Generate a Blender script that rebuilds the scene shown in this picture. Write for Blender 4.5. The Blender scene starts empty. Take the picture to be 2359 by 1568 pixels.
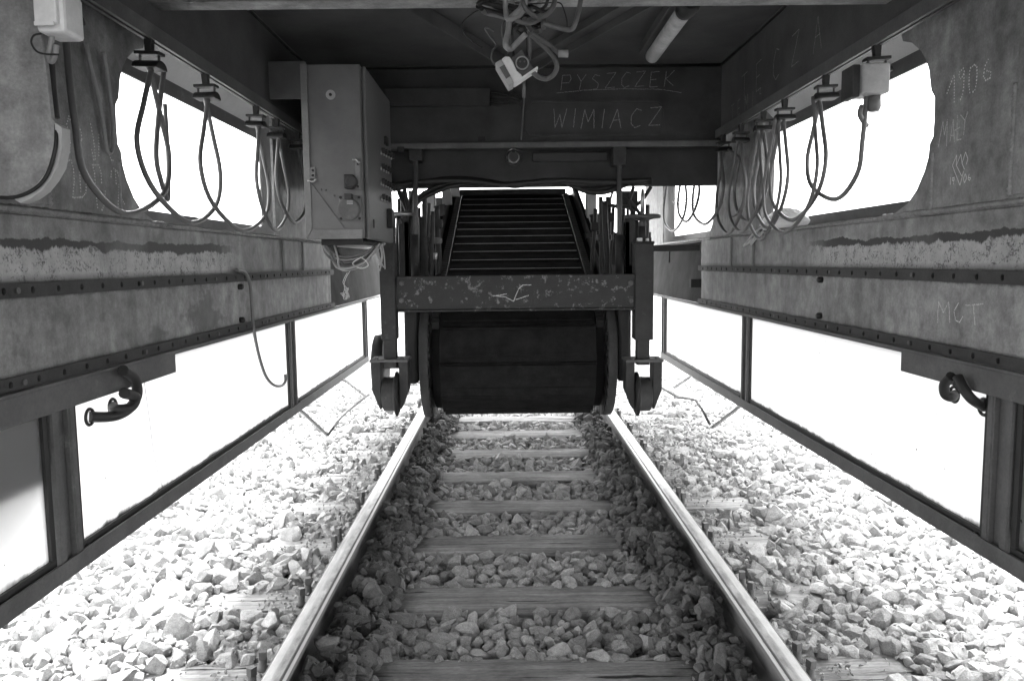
import bpy, bmesh, math, random
import numpy as np
from mathutils import Vector, Matrix
R = math.radians
random.seed(7)
rng = np.random.default_rng(7)
S = bpy.context.scene
COL = S.collection

# ---------------------------------------------------------------- camera, sky, sun, exposure
CAM = Vector((-0.0672, 0.0, 1.3446)); PITCH = .10071; YAW = .00681; ROLL = -.01092
FPX, CU, CV = 1792.0, 1179.5, 784.0           # photo measured at 2359 x 1568
_f = Vector((math.sin(YAW)*math.cos(PITCH), math.cos(YAW)*math.cos(PITCH), -math.sin(PITCH)))
_r = Vector((math.cos(YAW), -math.sin(YAW), 0)); _u = _r.cross(_f)
_r, _u = math.cos(ROLL)*_r+math.sin(ROLL)*_u, -math.sin(ROLL)*_r+math.cos(ROLL)*_u
cd = bpy.data.cameras.new('camera'); co = bpy.data.objects.new('camera', cd); COL.objects.link(co)
cd.sensor_fit = 'HORIZONTAL'; cd.sensor_width = 23.7; cd.lens = 23.7*FPX/2359.0
cd.clip_start = .02; cd.clip_end = 2000
m3 = Matrix((_r, _u, -_f)).transposed().to_4x4(); m3.translation = CAM; co.matrix_world = m3
S.camera = co
S.render.resolution_x, S.render.resolution_y = 1024, 680

SUN_EL, SUN_AZ = 56, -9                       # veiled sun ahead, a little to the cabinet side
W_ = bpy.data.worlds.new('World'); S.world = W_; W_.use_nodes = True
wn = W_.node_tree; wn.nodes.clear()
sky = wn.nodes.new('ShaderNodeTexSky'); sky.sky_type = 'NISHITA'; sky.sun_disc = False
sky.sun_elevation = R(SUN_EL); sky.sun_rotation = R(SUN_AZ); sky.air_density = 1.0; sky.dust_density = 3.0
bw = wn.nodes.new('ShaderNodeRGBToBW'); bg = wn.nodes.new('ShaderNodeBackground'); wo = wn.nodes.new('ShaderNodeOutputWorld')
bg.inputs['Strength'].default_value = .15
wn.links.new(sky.outputs[0], bw.inputs[0]); wn.links.new(bw.outputs[0], bg.inputs[0]); wn.links.new(bg.outputs[0], wo.inputs[0])
sd = bpy.data.lights.new('sun', 'SUN'); sd.energy = 1.5; sd.angle = R(12); so = bpy.data.objects.new('sun', sd); COL.objects.link(so)
sv = Vector((math.sin(R(SUN_AZ))*math.cos(R(SUN_EL)), math.cos(R(SUN_AZ))*math.cos(R(SUN_EL)), math.sin(R(SUN_EL))))
so.rotation_euler = sv.to_track_quat('Z', 'Y').to_euler(); so.location = (-8, 6, 12)
vs = S.view_settings; vs.view_transform = 'Standard'; vs.look = 'None'; vs.gamma = 1; vs.use_curve_mapping = False
vs.exposure = 3.42
S.render.engine = 'CYCLES'
cy = S.cycles; cy.use_denoising = True; cy.max_bounces = 10; cy.diffuse_bounces = 6; cy.transparent_max_bounces = 12
cy.transmission_bounces = 6; cy.glossy_bounces = 4
try: cy.denoiser = 'OPENIMAGEDENOISE'
except Exception: pass

# ---------------------------------------------------------------- pixel -> point helpers
def at(u, v, ax, val):
    d = _f + _r*((u-CU)/FPX) - _u*((v-CV)/FPX)
    t = (val-CAM[ax])/d[ax]
    return CAM + d*t
def X(p): return at(*p)
def crop(x0, y0, sc):                          # enlarged detail of the photo -> photo units
    return lambda x, y: ((x0+x/sc)/1.0852, (y0+y/sc)/1.0852)

# ---------------------------------------------------------------- materials (the photo is black and white: all greys)
class NT:
    def __init__(s, name):
        s.m = bpy.data.materials.new(name); s.m.use_nodes = True; s.t = s.m.node_tree; s.t.nodes.clear()
        s.out = s.t.nodes.new('ShaderNodeOutputMaterial'); s._pos = None
    def n(s, kind, **kw):
        nd = s.t.nodes.new('ShaderNode'+kind)
        for k, v in kw.items():
            if k.startswith('i_'): s.put(nd.inputs[k[2:].replace('_', ' ')], v)
            else: setattr(nd, k, v)
        return nd
    def put(s, sock, v):
        if isinstance(v, bpy.types.NodeSocket): s.t.links.new(v, sock)
        elif sock.type in ('RGBA',) and not hasattr(v, '__len__'): sock.default_value = (v, v, v, 1)
        else: sock.default_value = v
    def pos(s):
        if not s._pos: s._pos = s.n('NewGeometry').outputs['Position']
        return s._pos
    def mth(s, op, a, b=0, c=0, clamp=False):
        nd = s.n('Math', operation=op, use_clamp=clamp)
        for i, v in enumerate((a, b, c)): s.put(nd.inputs[i], v)
        return nd.outputs[0]
    def noise(s, scale, detail=4, rough=.55, vec=None, stretch=None):
        vec = vec or s.pos()
        if stretch:
            mp = s.n('Mapping'); s.put(mp.inputs['Vector'], vec); mp.inputs['Scale'].default_value = stretch; vec = mp.outputs[0]
        nd = s.n('TexNoise'); s.put(nd.inputs['Vector'], vec); nd.inputs['Scale'].default_value = scale
        nd.inputs['Detail'].default_value = detail; nd.inputs['Roughness'].default_value = rough
        return nd.outputs[0]
    def ramp(s, fac, lo, hi, a=0.0, b=1.0):
        nd = s.n('MapRange', clamp=True); s.put(nd.inputs[0], fac)
        for i, v in zip((1, 2, 3, 4), (lo, hi, a, b)): s.put(nd.inputs[i], v)
        return nd.outputs[0]
    def mix(s, f, a, b):
        nd = s.n('Mix', data_type='FLOAT'); s.put(nd.inputs[0], f); s.put(nd.inputs[2], a); s.put(nd.inputs[3], b); return nd.outputs[0]
    def xyz(s):
        nd = s.n('SeparateXYZ'); s.put(nd.inputs[0], s.pos()); return nd.outputs
    def bump(s, h, dist=.002, strength=.6):
        nd = s.n('Bump'); s.put(nd.inputs['Height'], h); nd.inputs['Distance'].default_value = dist; nd.inputs['Strength'].default_value = strength
        return nd.outputs[0]
    def grey(s, v):
        nd = s.n('CombineColor'); [s.put(nd.inputs[i], v) for i in range(3)]; return nd.outputs[0]
    def pbr(s, val, rough=.6, metal=0.0, nrm=None, spec=.4):
        b = s.n('BsdfPrincipled'); s.put(b.inputs['Base Color'], s.grey(val)); s.put(b.inputs['Roughness'], rough)
        s.put(b.inputs['Metallic'], metal); b.inputs['Specular IOR Level'].default_value = spec
        if nrm is not None: s.put(b.inputs['Normal'], nrm)
        s.t.links.new(b.outputs[0], s.out.inputs[0]); return s.m

def m_simple(name, base, var=.35, rough=.6, metal=0, scale=9, fine=120, bump=.001, spec=.4, wear=None):
    t = NT(name); a = t.noise(scale, 6, .65); f = t.noise(fine, 3, .6)
    v = t.mth('MULTIPLY', t.ramp(a, .25, .75, 1-var, 1+var), base)
    v = t.mth('MULTIPLY', v, t.ramp(f, .2, .8, 1-var*.35, 1+var*.35))
    if wear:                                   # (colour, low, high): scuffed patches with an edge of their own
        k = t.ramp(t.noise(scale*1.7, 9, .72), wear[1], wear[2]); v = t.mix(k, v, t.mth('MULTIPLY', wear[0], t.ramp(f, .2, .8, .7, 1.25)))
    rg = t.ramp(a, .2, .8, rough-.1, min(1, rough+.12))
    return t.pbr(v, rg, metal, t.bump(t.mth('ADD', t.mth('MULTIPLY', a, .5), f), bump), spec)

M = {}
M['dark_steel'] = m_simple('dark_steel', .05, .5, .62, spec=.3)
M['frame_steel'] = m_simple('frame_steel', .11, .45, .55, scale=6, wear=(.2, .6, .75))
M['black_oily'] = m_simple('black_oily', .014, .6, .5, scale=14, bump=.002, wear=(.045, .6, .8))
M['apron'] = m_simple('apron', .020, .5, .85, scale=11, bump=.003, spec=.06, wear=(.05, .6, .8))
M['drum_rim'] = m_simple('drum_rim', .07, .4, .7, scale=9, spec=.2, wear=(.16, .6, .8))
M['far_paint'] = m_simple('far_paint', .09, .4, .95, scale=4, spec=.02)
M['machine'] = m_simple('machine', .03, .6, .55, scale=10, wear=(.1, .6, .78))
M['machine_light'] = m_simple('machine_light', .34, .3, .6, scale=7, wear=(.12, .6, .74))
M['peeling'] = m_simple('peeling', .028, .4, .55, scale=11, bump=.002, wear=(.19, .56, .62))
M['roof_paint'] = m_simple('roof_paint', .08, .5, .75, scale=3, fine=220)
M['bulk_paint'] = m_simple('bulk_paint', .052, .55, .7, scale=4, fine=220)
M['cabinet'] = m_simple('cabinet', .145, .3, .5, scale=4, fine=420, bump=.0012)
M['cabinet_trim'] = m_simple('cabinet_trim', .2, .3, .5, scale=7, wear=(.1, .66, .8))
M['bright_metal'] = m_simple('bright_metal', .5, .2, .35, .8)
M['black_rubber'] = m_simple('black_rubber', .022, .3, .55, spec=.5)
M['cable'] = m_simple('cable', .13, .25, .42, spec=.6)
M['cable_light'] = m_simple('cable_light', .3, .25, .45, spec=.5)
M['white_plastic'] = m_simple('white_plastic', .84, .12, .4, scale=20, wear=(.3, .68, .74))
M['box_grey'] = m_simple('box_grey', .42, .2, .5, scale=14)
M['weld'] = m_simple('weld', .27, .4, .55, scale=40, bump=.002)
M['soffit'] = m_simple('soffit', .5, .15, .6, scale=5)
M['ground'] = m_simple('ground', .2, .4, .95, scale=1.3, fine=40, bump=.02)
M['bed'] = m_simple('bed', .09, .5, .95, scale=12, fine=90, bump=.012)
M['lamp_tube'] = m_simple('lamp_tube', .45, .3, .35, scale=16)
M['string'] = m_simple('string', .6, .2, .8)

def m_wall(name, base, band):
    t = NT(name); x, y, z = t.xyz()
    a = t.noise(2.6, 8, .68); f = t.noise(160, 3, .6); st = t.noise(9, 6, .65, stretch=(1, 1, .16)); med = t.noise(17, 8, .7)
    v = t.mth('MULTIPLY', t.ramp(a, .3, .7, .62, 1.3), base)
    v = t.mth('MULTIPLY', v, t.ramp(st, .32, .68, .76, 1.17)); v = t.mth('MULTIPLY', v, t.ramp(f, .2, .8, .86, 1.14))
    v = t.mth('MULTIPLY', v, t.ramp(med, .32, .68, .66, 1.22))
    scr = t.noise(30, 9, .8, stretch=(1, 1.6, 1)); v = t.mix(t.ramp(scr, .70, .72), v, base*1.9)
    if band == 'upper':                        # flaking strip of old paint: dark residue above, speckled primer below
        w1 = t.noise(3.1, 7, .7, stretch=(1, 1, .3)); w2 = t.noise(14, 7, .7, stretch=(1, 1, .35))
        e1 = t.mth('MULTIPLY_ADD', w1, .075, t.mth('MULTIPLY_ADD', w2, .018, 1.372))
        e0 = t.mth('MULTIPLY_ADD', t.noise(5.3, 7, .75, stretch=(1, 1.2, .25)), .06, t.mth('MULTIPLY_ADD', w2, .05, 1.335))
        spk = t.mth('ADD', t.mth('MULTIPLY', t.noise(130, 6, .85), .6), t.mth('MULTIPLY', t.noise(24, 5, .7), .4))
        below = t.ramp(t.mth('SUBTRACT', e0, z), 0, .003)
        low = t.ramp(t.mth('MULTIPLY_ADD', w1, .02, z), 1.318, 1.338, 1, 0)
        sp = t.ramp(spk, .52, .57, 0, 1); lim = t.ramp(t.mth('MULTIPLY_ADD', w2, .5, y), 3.35, 3.6, 1, 0); brk = t.ramp(t.noise(2.2, 5, .6, stretch=(1, 1, .1)), .36, .42)
        primer = t.mix(sp, t.mth('MULTIPLY', base*1.45, t.ramp(med, .3, .7, .8, 1.15)), base*.42)
        v = t.mix(t.mth('MULTIPLY', below, lim), v, primer)
        dark = t.mth('MULTIPLY', t.ramp(t.mth('SUBTRACT', e1, z), 0, .003), t.ramp(t.mth('SUBTRACT', z, e0), 0, .003))
        v = t.mix(t.mth('MULTIPLY', t.mth('MULTIPLY', dark, lim), brk), v, base*.22); v = t.mix(t.mth('MULTIPLY', low, .75), v, base*.35)
    if band == 'lower':
        e = t.noise(22, 8, .75, stretch=(1, 1, .5))
        g = t.ramp(t.mth('MULTIPLY_ADD', e, .05, z), 1.105, 1.115, 1, 0); g2 = t.ramp(t.mth('MULTIPLY_ADD', e, -.04, z), 1.248, 1.256, 0, 1)
        v = t.mix(t.mth('MULTIPLY', t.mth('MAXIMUM', g, g2), .8), v, base*.3)
        bl = t.ramp(t.noise(2.1, 5, .6, stretch=(1, 1, 1.8)), .66, .70); v = t.mix(t.mth('MULTIPLY', bl, .6), v, base*.4)
    dirt = t.ramp(t.noise(4.4, 9, .78, stretch=(1, 1, .55)), .56, .66); v = t.mix(t.mth('MULTIPLY', dirt, .42), v, base*.38)
    sm_ = t.ramp(t.noise(1.7, 5, .6), .55, .75); v = t.mix(t.mth('MULTIPLY', sm_, .35), v, base*1.55)
    line = t.ramp(t.noise(55, 5, .7, stretch=(1, .25, 1.6)), .69, .71); v = t.mix(t.mth('MULTIPLY', line, .5), v, base*.35)
    v = t.mth('MULTIPLY', base, t.mth('POWER', t.mth('DIVIDE', v, base), 1.22))
    h = t.mth('ADD', t.mth('MULTIPLY', med, .8), f)
    return t.pbr(v, t.ramp(a, .2, .8, .45, .68), 0, t.bump(h, .0015), .4)
M['wall'] = m_wall('wall', .29, None); M['wall_upper'] = m_wall('wall_upper', .28, 'upper'); M['wall_lower'] = m_wall('wall_lower', .29, 'lower')

def m_pane():                                  # milky plastic sheet, grimy along its lower edge
    t = NT('milky_pane'); x, y, z = t.xyz()
    e = t.noise(9, 8, .75, stretch=(1, 1, .3)); sp = t.noise(52, 2, .5)
    d = t.ramp(t.mth('MULTIPLY_ADD', e, -.07, z), .566, .580, 1, 0); d = t.mth('MULTIPLY', d, t.ramp(t.noise(1.6, 5, .7, stretch=(1, 1, .05)), .37, .52))
    d2 = t.ramp(t.mth('MULTIPLY_ADD', t.noise(16, 8, .75, stretch=(1, 1, .4)), .07, z), 1.085, 1.10, 0, 1)
    dirt = t.mth('MAXIMUM', t.mth('MAXIMUM', d, d2), t.ramp(sp, .745, .76))
    dirt = t.mth('MULTIPLY', dirt, .9)
    tr = t.n('BsdfTranslucent'); t.put(tr.inputs[0], t.grey(.82)); df = t.n('BsdfDiffuse'); t.put(df.inputs[0], t.grey(.7))
    gl = t.n('BsdfGlossy'); gl.inputs['Roughness'].default_value = .25; t.put(gl.inputs[0], t.grey(.6))
    dd = t.n('BsdfDiffuse'); t.put(dd.inputs[0], t.grey(.08))
    m1 = t.n('MixShader'); m1.inputs[0].default_value = .16; t.t.links.new(tr.outputs[0], m1.inputs[1]); t.t.links.new(df.outputs[0], m1.inputs[2])
    m2 = t.n('MixShader'); m2.inputs[0].default_value = .04; t.t.links.new(m1.outputs[0], m2.inputs[1]); t.t.links.new(gl.outputs[0], m2.inputs[2])
    m4 = t.n('MixShader'); t.put(m4.inputs[0], dirt); t.t.links.new(m2.outputs[0], m4.inputs[1]); t.t.links.new(dd.outputs[0], m4.inputs[2])
    t.t.links.new(m4.outputs[0], t.out.inputs[0]); return t.m
M['pane'] = m_pane()
def m_glass():
    t = NT('dusty_glass'); sp = t.noise(26, 4, .6); k = t.ramp(sp, .70, .80, .02, .35)
    tp = t.n('BsdfTransparent'); t.put(tp.inputs[0], t.grey(.95)); df = t.n('BsdfDiffuse'); t.put(df.inputs[0], t.grey(.5))
    gl = t.n('BsdfGlossy'); gl.inputs['Roughness'].default_value = .03
    m1 = t.n('MixShader'); t.put(m1.inputs[0], k); t.t.links.new(tp.outputs[0], m1.inputs[1]); t.t.links.new(df.outputs[0], m1.inputs[2])
    m2 = t.n('MixShader'); m2.inputs[0].default_value = .05; t.t.links.new(m1.outputs[0], m2.inputs[1]); t.t.links.new(gl.outputs[0], m2.inputs[2])
    t.t.links.new(m2.outputs[0], t.out.inputs[0]); return t.m
M['glass'] = m_glass()
def m_bag():
    t = NT('thin_plastic'); tr = t.n('BsdfTranslucent'); t.put(tr.inputs[0], t.grey(.8)); df = t.n('BsdfPrincipled'); t.put(df.inputs['Base Color'], t.grey(.75)); df.inputs['Roughness'].default_value = .3
    n = t.bump(t.noise(45, 6, .7), .01, .8); t.put(df.inputs['Normal'], n)
    m = t.n('MixShader'); m.inputs[0].default_value = .55; t.t.links.new(tr.outputs[0], m.inputs[1]); t.t.links.new(df.outputs[0], m.inputs[2]); t.t.links.new(m.outputs[0], t.out.inputs[0]); return t.m
M['bag'] = m_bag()
def m_chalk(name, base, cover):             # powdery: the wall shows through between the grains
    t = NT(name); k = t.ramp(t.noise(330, 3, .7), cover-.06, cover+.06); df = t.n('BsdfDiffuse'); t.put(df.inputs[0], t.grey(base)); tp_ = t.n('BsdfTransparent')
    m = t.n('MixShader'); t.put(m.inputs[0], k); t.t.links.new(tp_.outputs[0], m.inputs[1]); t.t.links.new(df.outputs[0], m.inputs[2]); t.t.links.new(m.outputs[0], t.out.inputs[0]); return t.m
M['chalk'] = m_chalk('chalk', .8, .36); M['chalk_faint'] = m_chalk('chalk_faint', .68, .43); M['chalk_dim'] = m_chalk('chalk_dim', .33, .45)
def m_stone(name, attr):
    t = NT(name)
    if attr: a = t.n('Attribute', attribute_name='tint'); tint = a.outputs['Fac']
    else:
        a = t.n('ObjectInfo'); c = t.n('SeparateColor'); t.put(c.inputs[0], a.outputs['Color']); tint = c.outputs[0]
    n1 = t.noise(34, 8, .75); n2 = t.noise(230, 4, .75)
    v = t.mth('MULTIPLY', tint, t.ramp(n1, .3, .7, .62, 1.32)); v = t.mth('MULTIPLY', v, t.ramp(n2, .28, .72, .66, 1.3))
    return t.pbr(v, .88, 0, t.bump(t.mth('ADD', n1, t.mth('MULTIPLY', n2, .3)), .014, .8), .25)
M['stone'] = m_stone('stone', False); M['stone_bulk'] = m_stone('stone_bulk', True)
def m_timber():
    t = NT('timber'); x, y, z = t.xyz()
    g = t.noise(16, 8, .72, stretch=(.09, 1.6, 1.6)); g2 = t.noise(60, 6, .7, stretch=(.04, 1.5, 1.5)); a = t.noise(3.5, 6, .6)
    v = t.mth('MULTIPLY', t.ramp(g, .3, .7,   .55, 1.3), .23); v = t.mth('MULTIPLY', v, t.ramp(a, .3, .7, .65, 1.25))
    crack = t.ramp(t.noise(20, 6, .65, stretch=(.07, 1.5, 1.5)), .35, .385, 0, 1)
    v = t.mix(crack, .03, v); v = t.mth('MULTIPLY', v, t.ramp(g2, .25, .75, .6, 1.35)); v = t.mth('MULTIPLY', v, t.ramp(t.noise(120, 4, .7, stretch=(.3, 1, 1)), .3, .7, .75, 1.2))
    ax = t.mth('ABSOLUTE', x)                  # oil and brake dust trodden in along the inside of each rail
    oil = t.mth('MULTIPLY', t.ramp(t.mth('MULTIPLY_ADD', t.noise(11, 7, .7), .22, ax), .55, .66), t.ramp(ax, .74, .80, 1, 0))
    v = t.mix(t.mth('MULTIPLY', oil, .85), v, .05)
    outer = t.ramp(ax, .8, .9); v = t.mth('MULTIPLY', v, t.mix(outer, 1.0, 1.7))
    h = t.mth('ADD', t.mth('MULTIPLY', g, .6), t.mth('MULTIPLY', crack, .8))
    return t.pbr(v, .85, 0, t.bump(h, .010, .9), .06)
M['timber'] = m_timber()
def m_rail():
    t = NT('rail_steel'); x, y, z = t.xyz(); n = t.noise(24, 7, .7, stretch=(1, .25, 1)); f = t.noise(150, 3, .6)
    top = t.ramp(z, .1625, .1645)
    top = t.mth('MULTIPLY', top, t.ramp(t.noise(7, 6, .7, stretch=(2.2, .12, 1)), .3, .42, .55, 1))
    v = t.mix(top, t.mth('MULTIPLY', .17, t.ramp(n, .25, .75, .6, 1.3)), t.mth('MULTIPLY', .52, t.ramp(n, .3, .7, .75, 1.15)))
    ax = t.mth('ABSOLUTE', x)
    mot = t.mth('MULTIPLY', t.ramp(ax, .724, .731), t.ramp(ax, .742, .756, 1, 0)); mot = t.mth('MULTIPLY', mot, t.ramp(t.noise(19, 7, .7, stretch=(1.5, .5, 1)), .38, .6))
    v = t.mix(t.mth('MULTIPLY', mot, .6), v, .14)
    edge = t.mth('MULTIPLY', t.ramp(ax, .7215, .7205), t.ramp(z, .145, .150)); v = t.mix(edge, v, .75); top = t.mth('MAXIMUM', top, edge)
    side = t.mth('MULTIPLY', t.ramp(z, .124, .130), t.ramp(z, .150, .146)); v = t.mix(t.mth('MULTIPLY', side, .5), v, .24)
    return t.pbr(v, t.mix(top, .85, .48), t.mix(top, 0.0, .7), t.bump(t.mth('ADD', n, f), .001), .3)
M['rail'] = m_rail()

# ---------------------------------------------------------------- mesh helpers
class MB:
    def __init__(s): s.v = []; s.f = []; s.sm = []
    def add(s, vs, fs, smooth=False):
        o = len(s.v); s.v += [tuple(p) for p in vs]; s.f += [tuple(i+o for i in f) for f in fs]; s.sm += [smooth]*len(fs); return s
    def box(s, x0, x1, y0, y1, z0, z1):
        x0, x1 = sorted((x0, x1)); y0, y1 = sorted((y0, y1)); z0, z1 = sorted((z0, z1))
        return s.add([(x0,y0,z0),(x1,y0,z0),(x1,y1,z0),(x0,y1,z0),(x0,y0,z1),(x1,y0,z1),(x1,y1,z1),(x0,y1,z1)],
                     [(0,3,2,1),(4,5,6,7),(0,1,5,4),(1,2,6,5),(2,3,7,6),(3,0,4,7)])
    def bar(s, a, b, w, h, up=(0, 0, 1)):      # rectangular bar from a to b
        a, b = Vector(a), Vector(b); d = (b-a).normalized(); up = Vector(up)
        r = d.cross(up); r = r.normalized() if r.length > 1e-6 else Vector((1, 0, 0)); u = r.cross(d)
        c = [p+r*(sx*w/2)+u*(sz*h/2) for p in (a, b) for sx, sz in ((-1,-1),(1,-1),(1,1),(-1,1))]
        return s.add(c, [(0,1,2,3),(7,6,5,4),(0,4,5,1),(1,5,6,2),(2,6,7,3),(3,7,4,0)])
    def prism(s, poly, axis, a, b):            # poly in the two other axes, extruded along axis
        def P(p, t): q = list(p); q.insert(axis, t); return q
        n = len(poly); vs = [P(p, a) for p in poly]+[P(p, b) for p in poly]
        return s.add(vs, [tuple(range(n-1, -1, -1)), tuple(range(n, 2*n))]+[(i, (i+1) % n, n+(i+1) % n, n+i) for i in range(n)])
    def tube(s, pts, r, seg=8, smooth=3, cap=True):
        pts = [Vector(p) for p in pts]
        if smooth and len(pts) > 2: pts = spline(pts, smooth)
        rs = r if hasattr(r, '__len__') else [r]*len(pts)
        if len(rs) != len(pts): rs = list(np.interp(np.linspace(0, 1, len(pts)), np.linspace(0, 1, len(rs)), rs))
        vs = []; nrm = None
        for i, p in enumerate(pts):
            d = (pts[min(i+1, len(pts)-1)]-pts[max(i-1, 0)]).normalized()
            if nrm is None: nrm = d.orthogonal().normalized()
            else:
                nrm = nrm-d*nrm.dot(d); nrm = nrm.normalized() if nrm.length > 1e-6 else d.orthogonal().normalized()
            b = d.cross(nrm)
            for k in range(seg):
                a = 2*math.pi*k/seg; vs.append(p+nrm*(math.cos(a)*rs[i])+b*(math.sin(a)*rs[i]))
        fs = [(i*seg+k, i*seg+(k+1) % seg, (i+1)*seg+(k+1) % seg, (i+1)*seg+k) for i in range(len(pts)-1) for k in range(seg)]
        s.add(vs, fs, True)
        if cap: s.f += []; o = len(s.v)-len(vs); s.f += [tuple(o+k for k in range(seg-1, -1, -1)), tuple(o+len(vs)-seg+k for k in range(seg))]; s.sm += [False, False]
        return s
    def lathe(s, prof, c, axis, seg=24, smooth=True):   # prof: (radius, offset along axis)
        c = Vector(c); ax = Vector([1 if i == axis else 0 for i in range(3)]); p = Vector([1 if i == (axis+1) % 3 else 0 for i in range(3)]); q = ax.cross(p)
        n = len(prof); vs = [c+ax*t+(p*math.cos(2*math.pi*k/seg)+q*math.sin(2*math.pi*k/seg))*r for r, t in prof for k in range(seg)]
        fs = [(i*seg+k, i*seg+(k+1) % seg, (i+1)*seg+(k+1) % seg, (i+1)*seg+k) for i in range(n-1) for k in range(seg)]
        s.add(vs, fs, smooth); o = len(s.v)-len(vs)
        s.f += [tuple(o+k for k in range(seg-1, -1, -1)), tuple(o+(n-1)*seg+k for k in range(seg))]; s.sm += [False]*2
        return s
    def torus(s, c, axis, Rm, r, seg=28, rs=8):
        c = Vector(c); ax = Vector([1 if i == axis else 0 for i in range(3)]); p = Vector([1 if i == (axis+1) % 3 else 0 for i in range(3)]); q = ax.cross(p)
        vs = []
        for k in range(seg):
            d = p*math.cos(2*math.pi*k/seg)+q*math.sin(2*math.pi*k/seg)
            for j in range(rs): a = 2*math.pi*j/rs; vs.append(c+d*(Rm+r*math.cos(a))+ax*(r*math.sin(a)))
        return s.add(vs, [(k*rs+j, ((k+1) % seg)*rs+j, ((k+1) % seg)*rs+(j+1) % rs, k*rs+(j+1) % rs) for k in range(seg) for j in range(rs)], True)
    def mesh(s, name):
        me = bpy.data.meshes.new(name); me.from_pydata(s.v, [], s.f); me.polygons.foreach_set('use_smooth', s.sm)
        bm = bmesh.new(); bm.from_mesh(me); bmesh.ops.recalc_face_normals(bm, faces=bm.faces); bm.to_mesh(me); bm.free(); me.update(); return me
    def build(s, name, mat, parent=None, bevel=0):
        return link(name, s.mesh(name), mat, parent, bevel)
def spline(pts, k):
    out = []; n = len(pts)
    for i in range(n-1):
        p0, p1, p2, p3 = pts[max(i-1, 0)], pts[i], pts[i+1], pts[min(i+2, n-1)]
        for j in range(k+1):
            t = j/(k+1); out.append(.5*((2*p1)+(p2-p0)*t+(2*p0-5*p1+4*p2-p3)*t*t+(3*p1-p0-3*p2+p3)*t**3))
    out.append(pts[-1]); return out
def link(name, me, mat, parent=None, bevel=0):
    if mat is not None and not me.materials: me.materials.append(M[mat] if isinstance(mat, str) else mat)
    o = bpy.data.objects.new(name, me); COL.objects.link(o)
    if parent is not None:
        o.parent = parent; o.matrix_parent_inverse = parent.get('_', None) or base_of(parent)
    if bevel:
        b = o.modifiers.new('edge', 'BEVEL'); b.width = bevel; b.segments = 2; b.limit_method = 'ANGLE'; b.angle_limit = R(40)
    return o
def world_of(o):
    m = o.matrix_basis.copy()
    if o.parent: m = world_of(o.parent) @ o.matrix_parent_inverse @ m
    return m
def base_of(o): return world_of(o).inverted()
def thing(name, label, cat, loc=(0, 0, 0), group=None):
    o = bpy.data.objects.new(name, None); COL.objects.link(o); o.location = loc; o.empty_display_size = .1
    return tag(o, label, cat, group)
def tag(o, label, cat, group=None):
    o['label'] = label; o['category'] = cat
    if group: o['group'] = group
    return o
def copy_tree(o, parent=None):
    c = o.copy(); COL.objects.link(c); c.parent = parent
    for ch in list(o.children): copy_tree(ch, c)
    return c
def plate(outer, holes, axis, a, b):
    """flat plate with real holes, outline in the two other axes, from a to b along axis"""
    bm = bmesh.new()
    def P(p, t): q = list(p); q.insert(axis, t); return q
    es = []
    for loop in [outer]+list(holes):
        vs = [bm.verts.new(P(p, a)) for p in loop]; es += [bm.edges.new((vs[i], vs[(i+1) % len(vs)])) for i in range(len(vs))]
    bmesh.ops.triangle_fill(bm, use_beauty=True, use_dissolve=False, edges=es)
    ex = bmesh.ops.extrude_face_region(bm, geom=list(bm.faces))
    d = [0, 0, 0]; d[axis] = b-a
    bmesh.ops.translate(bm, vec=d, verts=[g for g in ex['geom'] if isinstance(g, bmesh.types.BMVert)])
    bmesh.ops.recalc_face_normals(bm, faces=bm.faces); me = bpy.data.meshes.new('plate'); bm.to_mesh(me); bm.free(); return me
def rrect(x0, x1, y0, y1, r, n=6):
    out = []
    for cx, cyy, a0 in ((x1-r, y1-r, 0), (x0+r, y1-r, 90), (x0+r, y0+r, 180), (x1-r, y0+r, 270)):
        out += [(cx+r*math.cos(R(a0+90*i/n)), cyy+r*math.sin(R(a0+90*i/n))) for i in range(n+1)]
    return out
def circ(cx, cyy, r, n=10): return [(cx+r*math.cos(2*math.pi*i/n), cyy+r*math.sin(2*math.pi*i/n)) for i in range(n)]
def strokes(name, lines, nrm, w, mat, parent, lift=.0008):
    """thin chalk marks: flat strips lying on a surface"""
    mb = MB(); nrm = Vector(nrm)
    for ln in lines:
        ln = [Vector(p)+nrm*lift for p in ln]
        if len(ln) > 1 and (ln[0]-ln[-1]).length > .05:
            fine = []
            for a, b in zip(ln, ln[1:]):
                k_ = max(1, int((b-a).length/.012)); tn = (b-a).normalized().cross(nrm)
                fine += [a.lerp(b, i/k_)+tn*random.uniform(-.0011, .0011) for i in range(k_)]
            ln = fine+[ln[-1]]
        for a, b in zip(ln, ln[1:]):
            d = (b-a)
            if d.length < 1e-5: continue
            r = d.normalized().cross(nrm)*(w/2); mb.add([a-r, b-r, b+r, a+r], [(0, 1, 2, 3)])
    return mb.build(name, mat, parent)
def dots(name, lines, nrm, r, gap, mat, parent):
    mb = MB(); nrm = Vector(nrm)
    for ln in lines:
        ln = [Vector(p) for p in ln]; carry = 0
        for a, b in zip(ln, ln[1:]):
            L = (b-a).length; t = carry
            while t < L:
                c = a.lerp(b, t/L)+nrm*.0008; p = nrm.orthogonal().normalized(); q = nrm.cross(p); rr = r*random.uniform(.75, 1.2)
                mb.add([c+(p*math.cos(k*math.pi/3)+q*math.sin(k*math.pi/3))*rr for k in range(6)], [tuple(range(6))]); t += gap*random.uniform(.9, 1.1)
            carry = t-L
    return mb.build(name, mat, parent)
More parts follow.
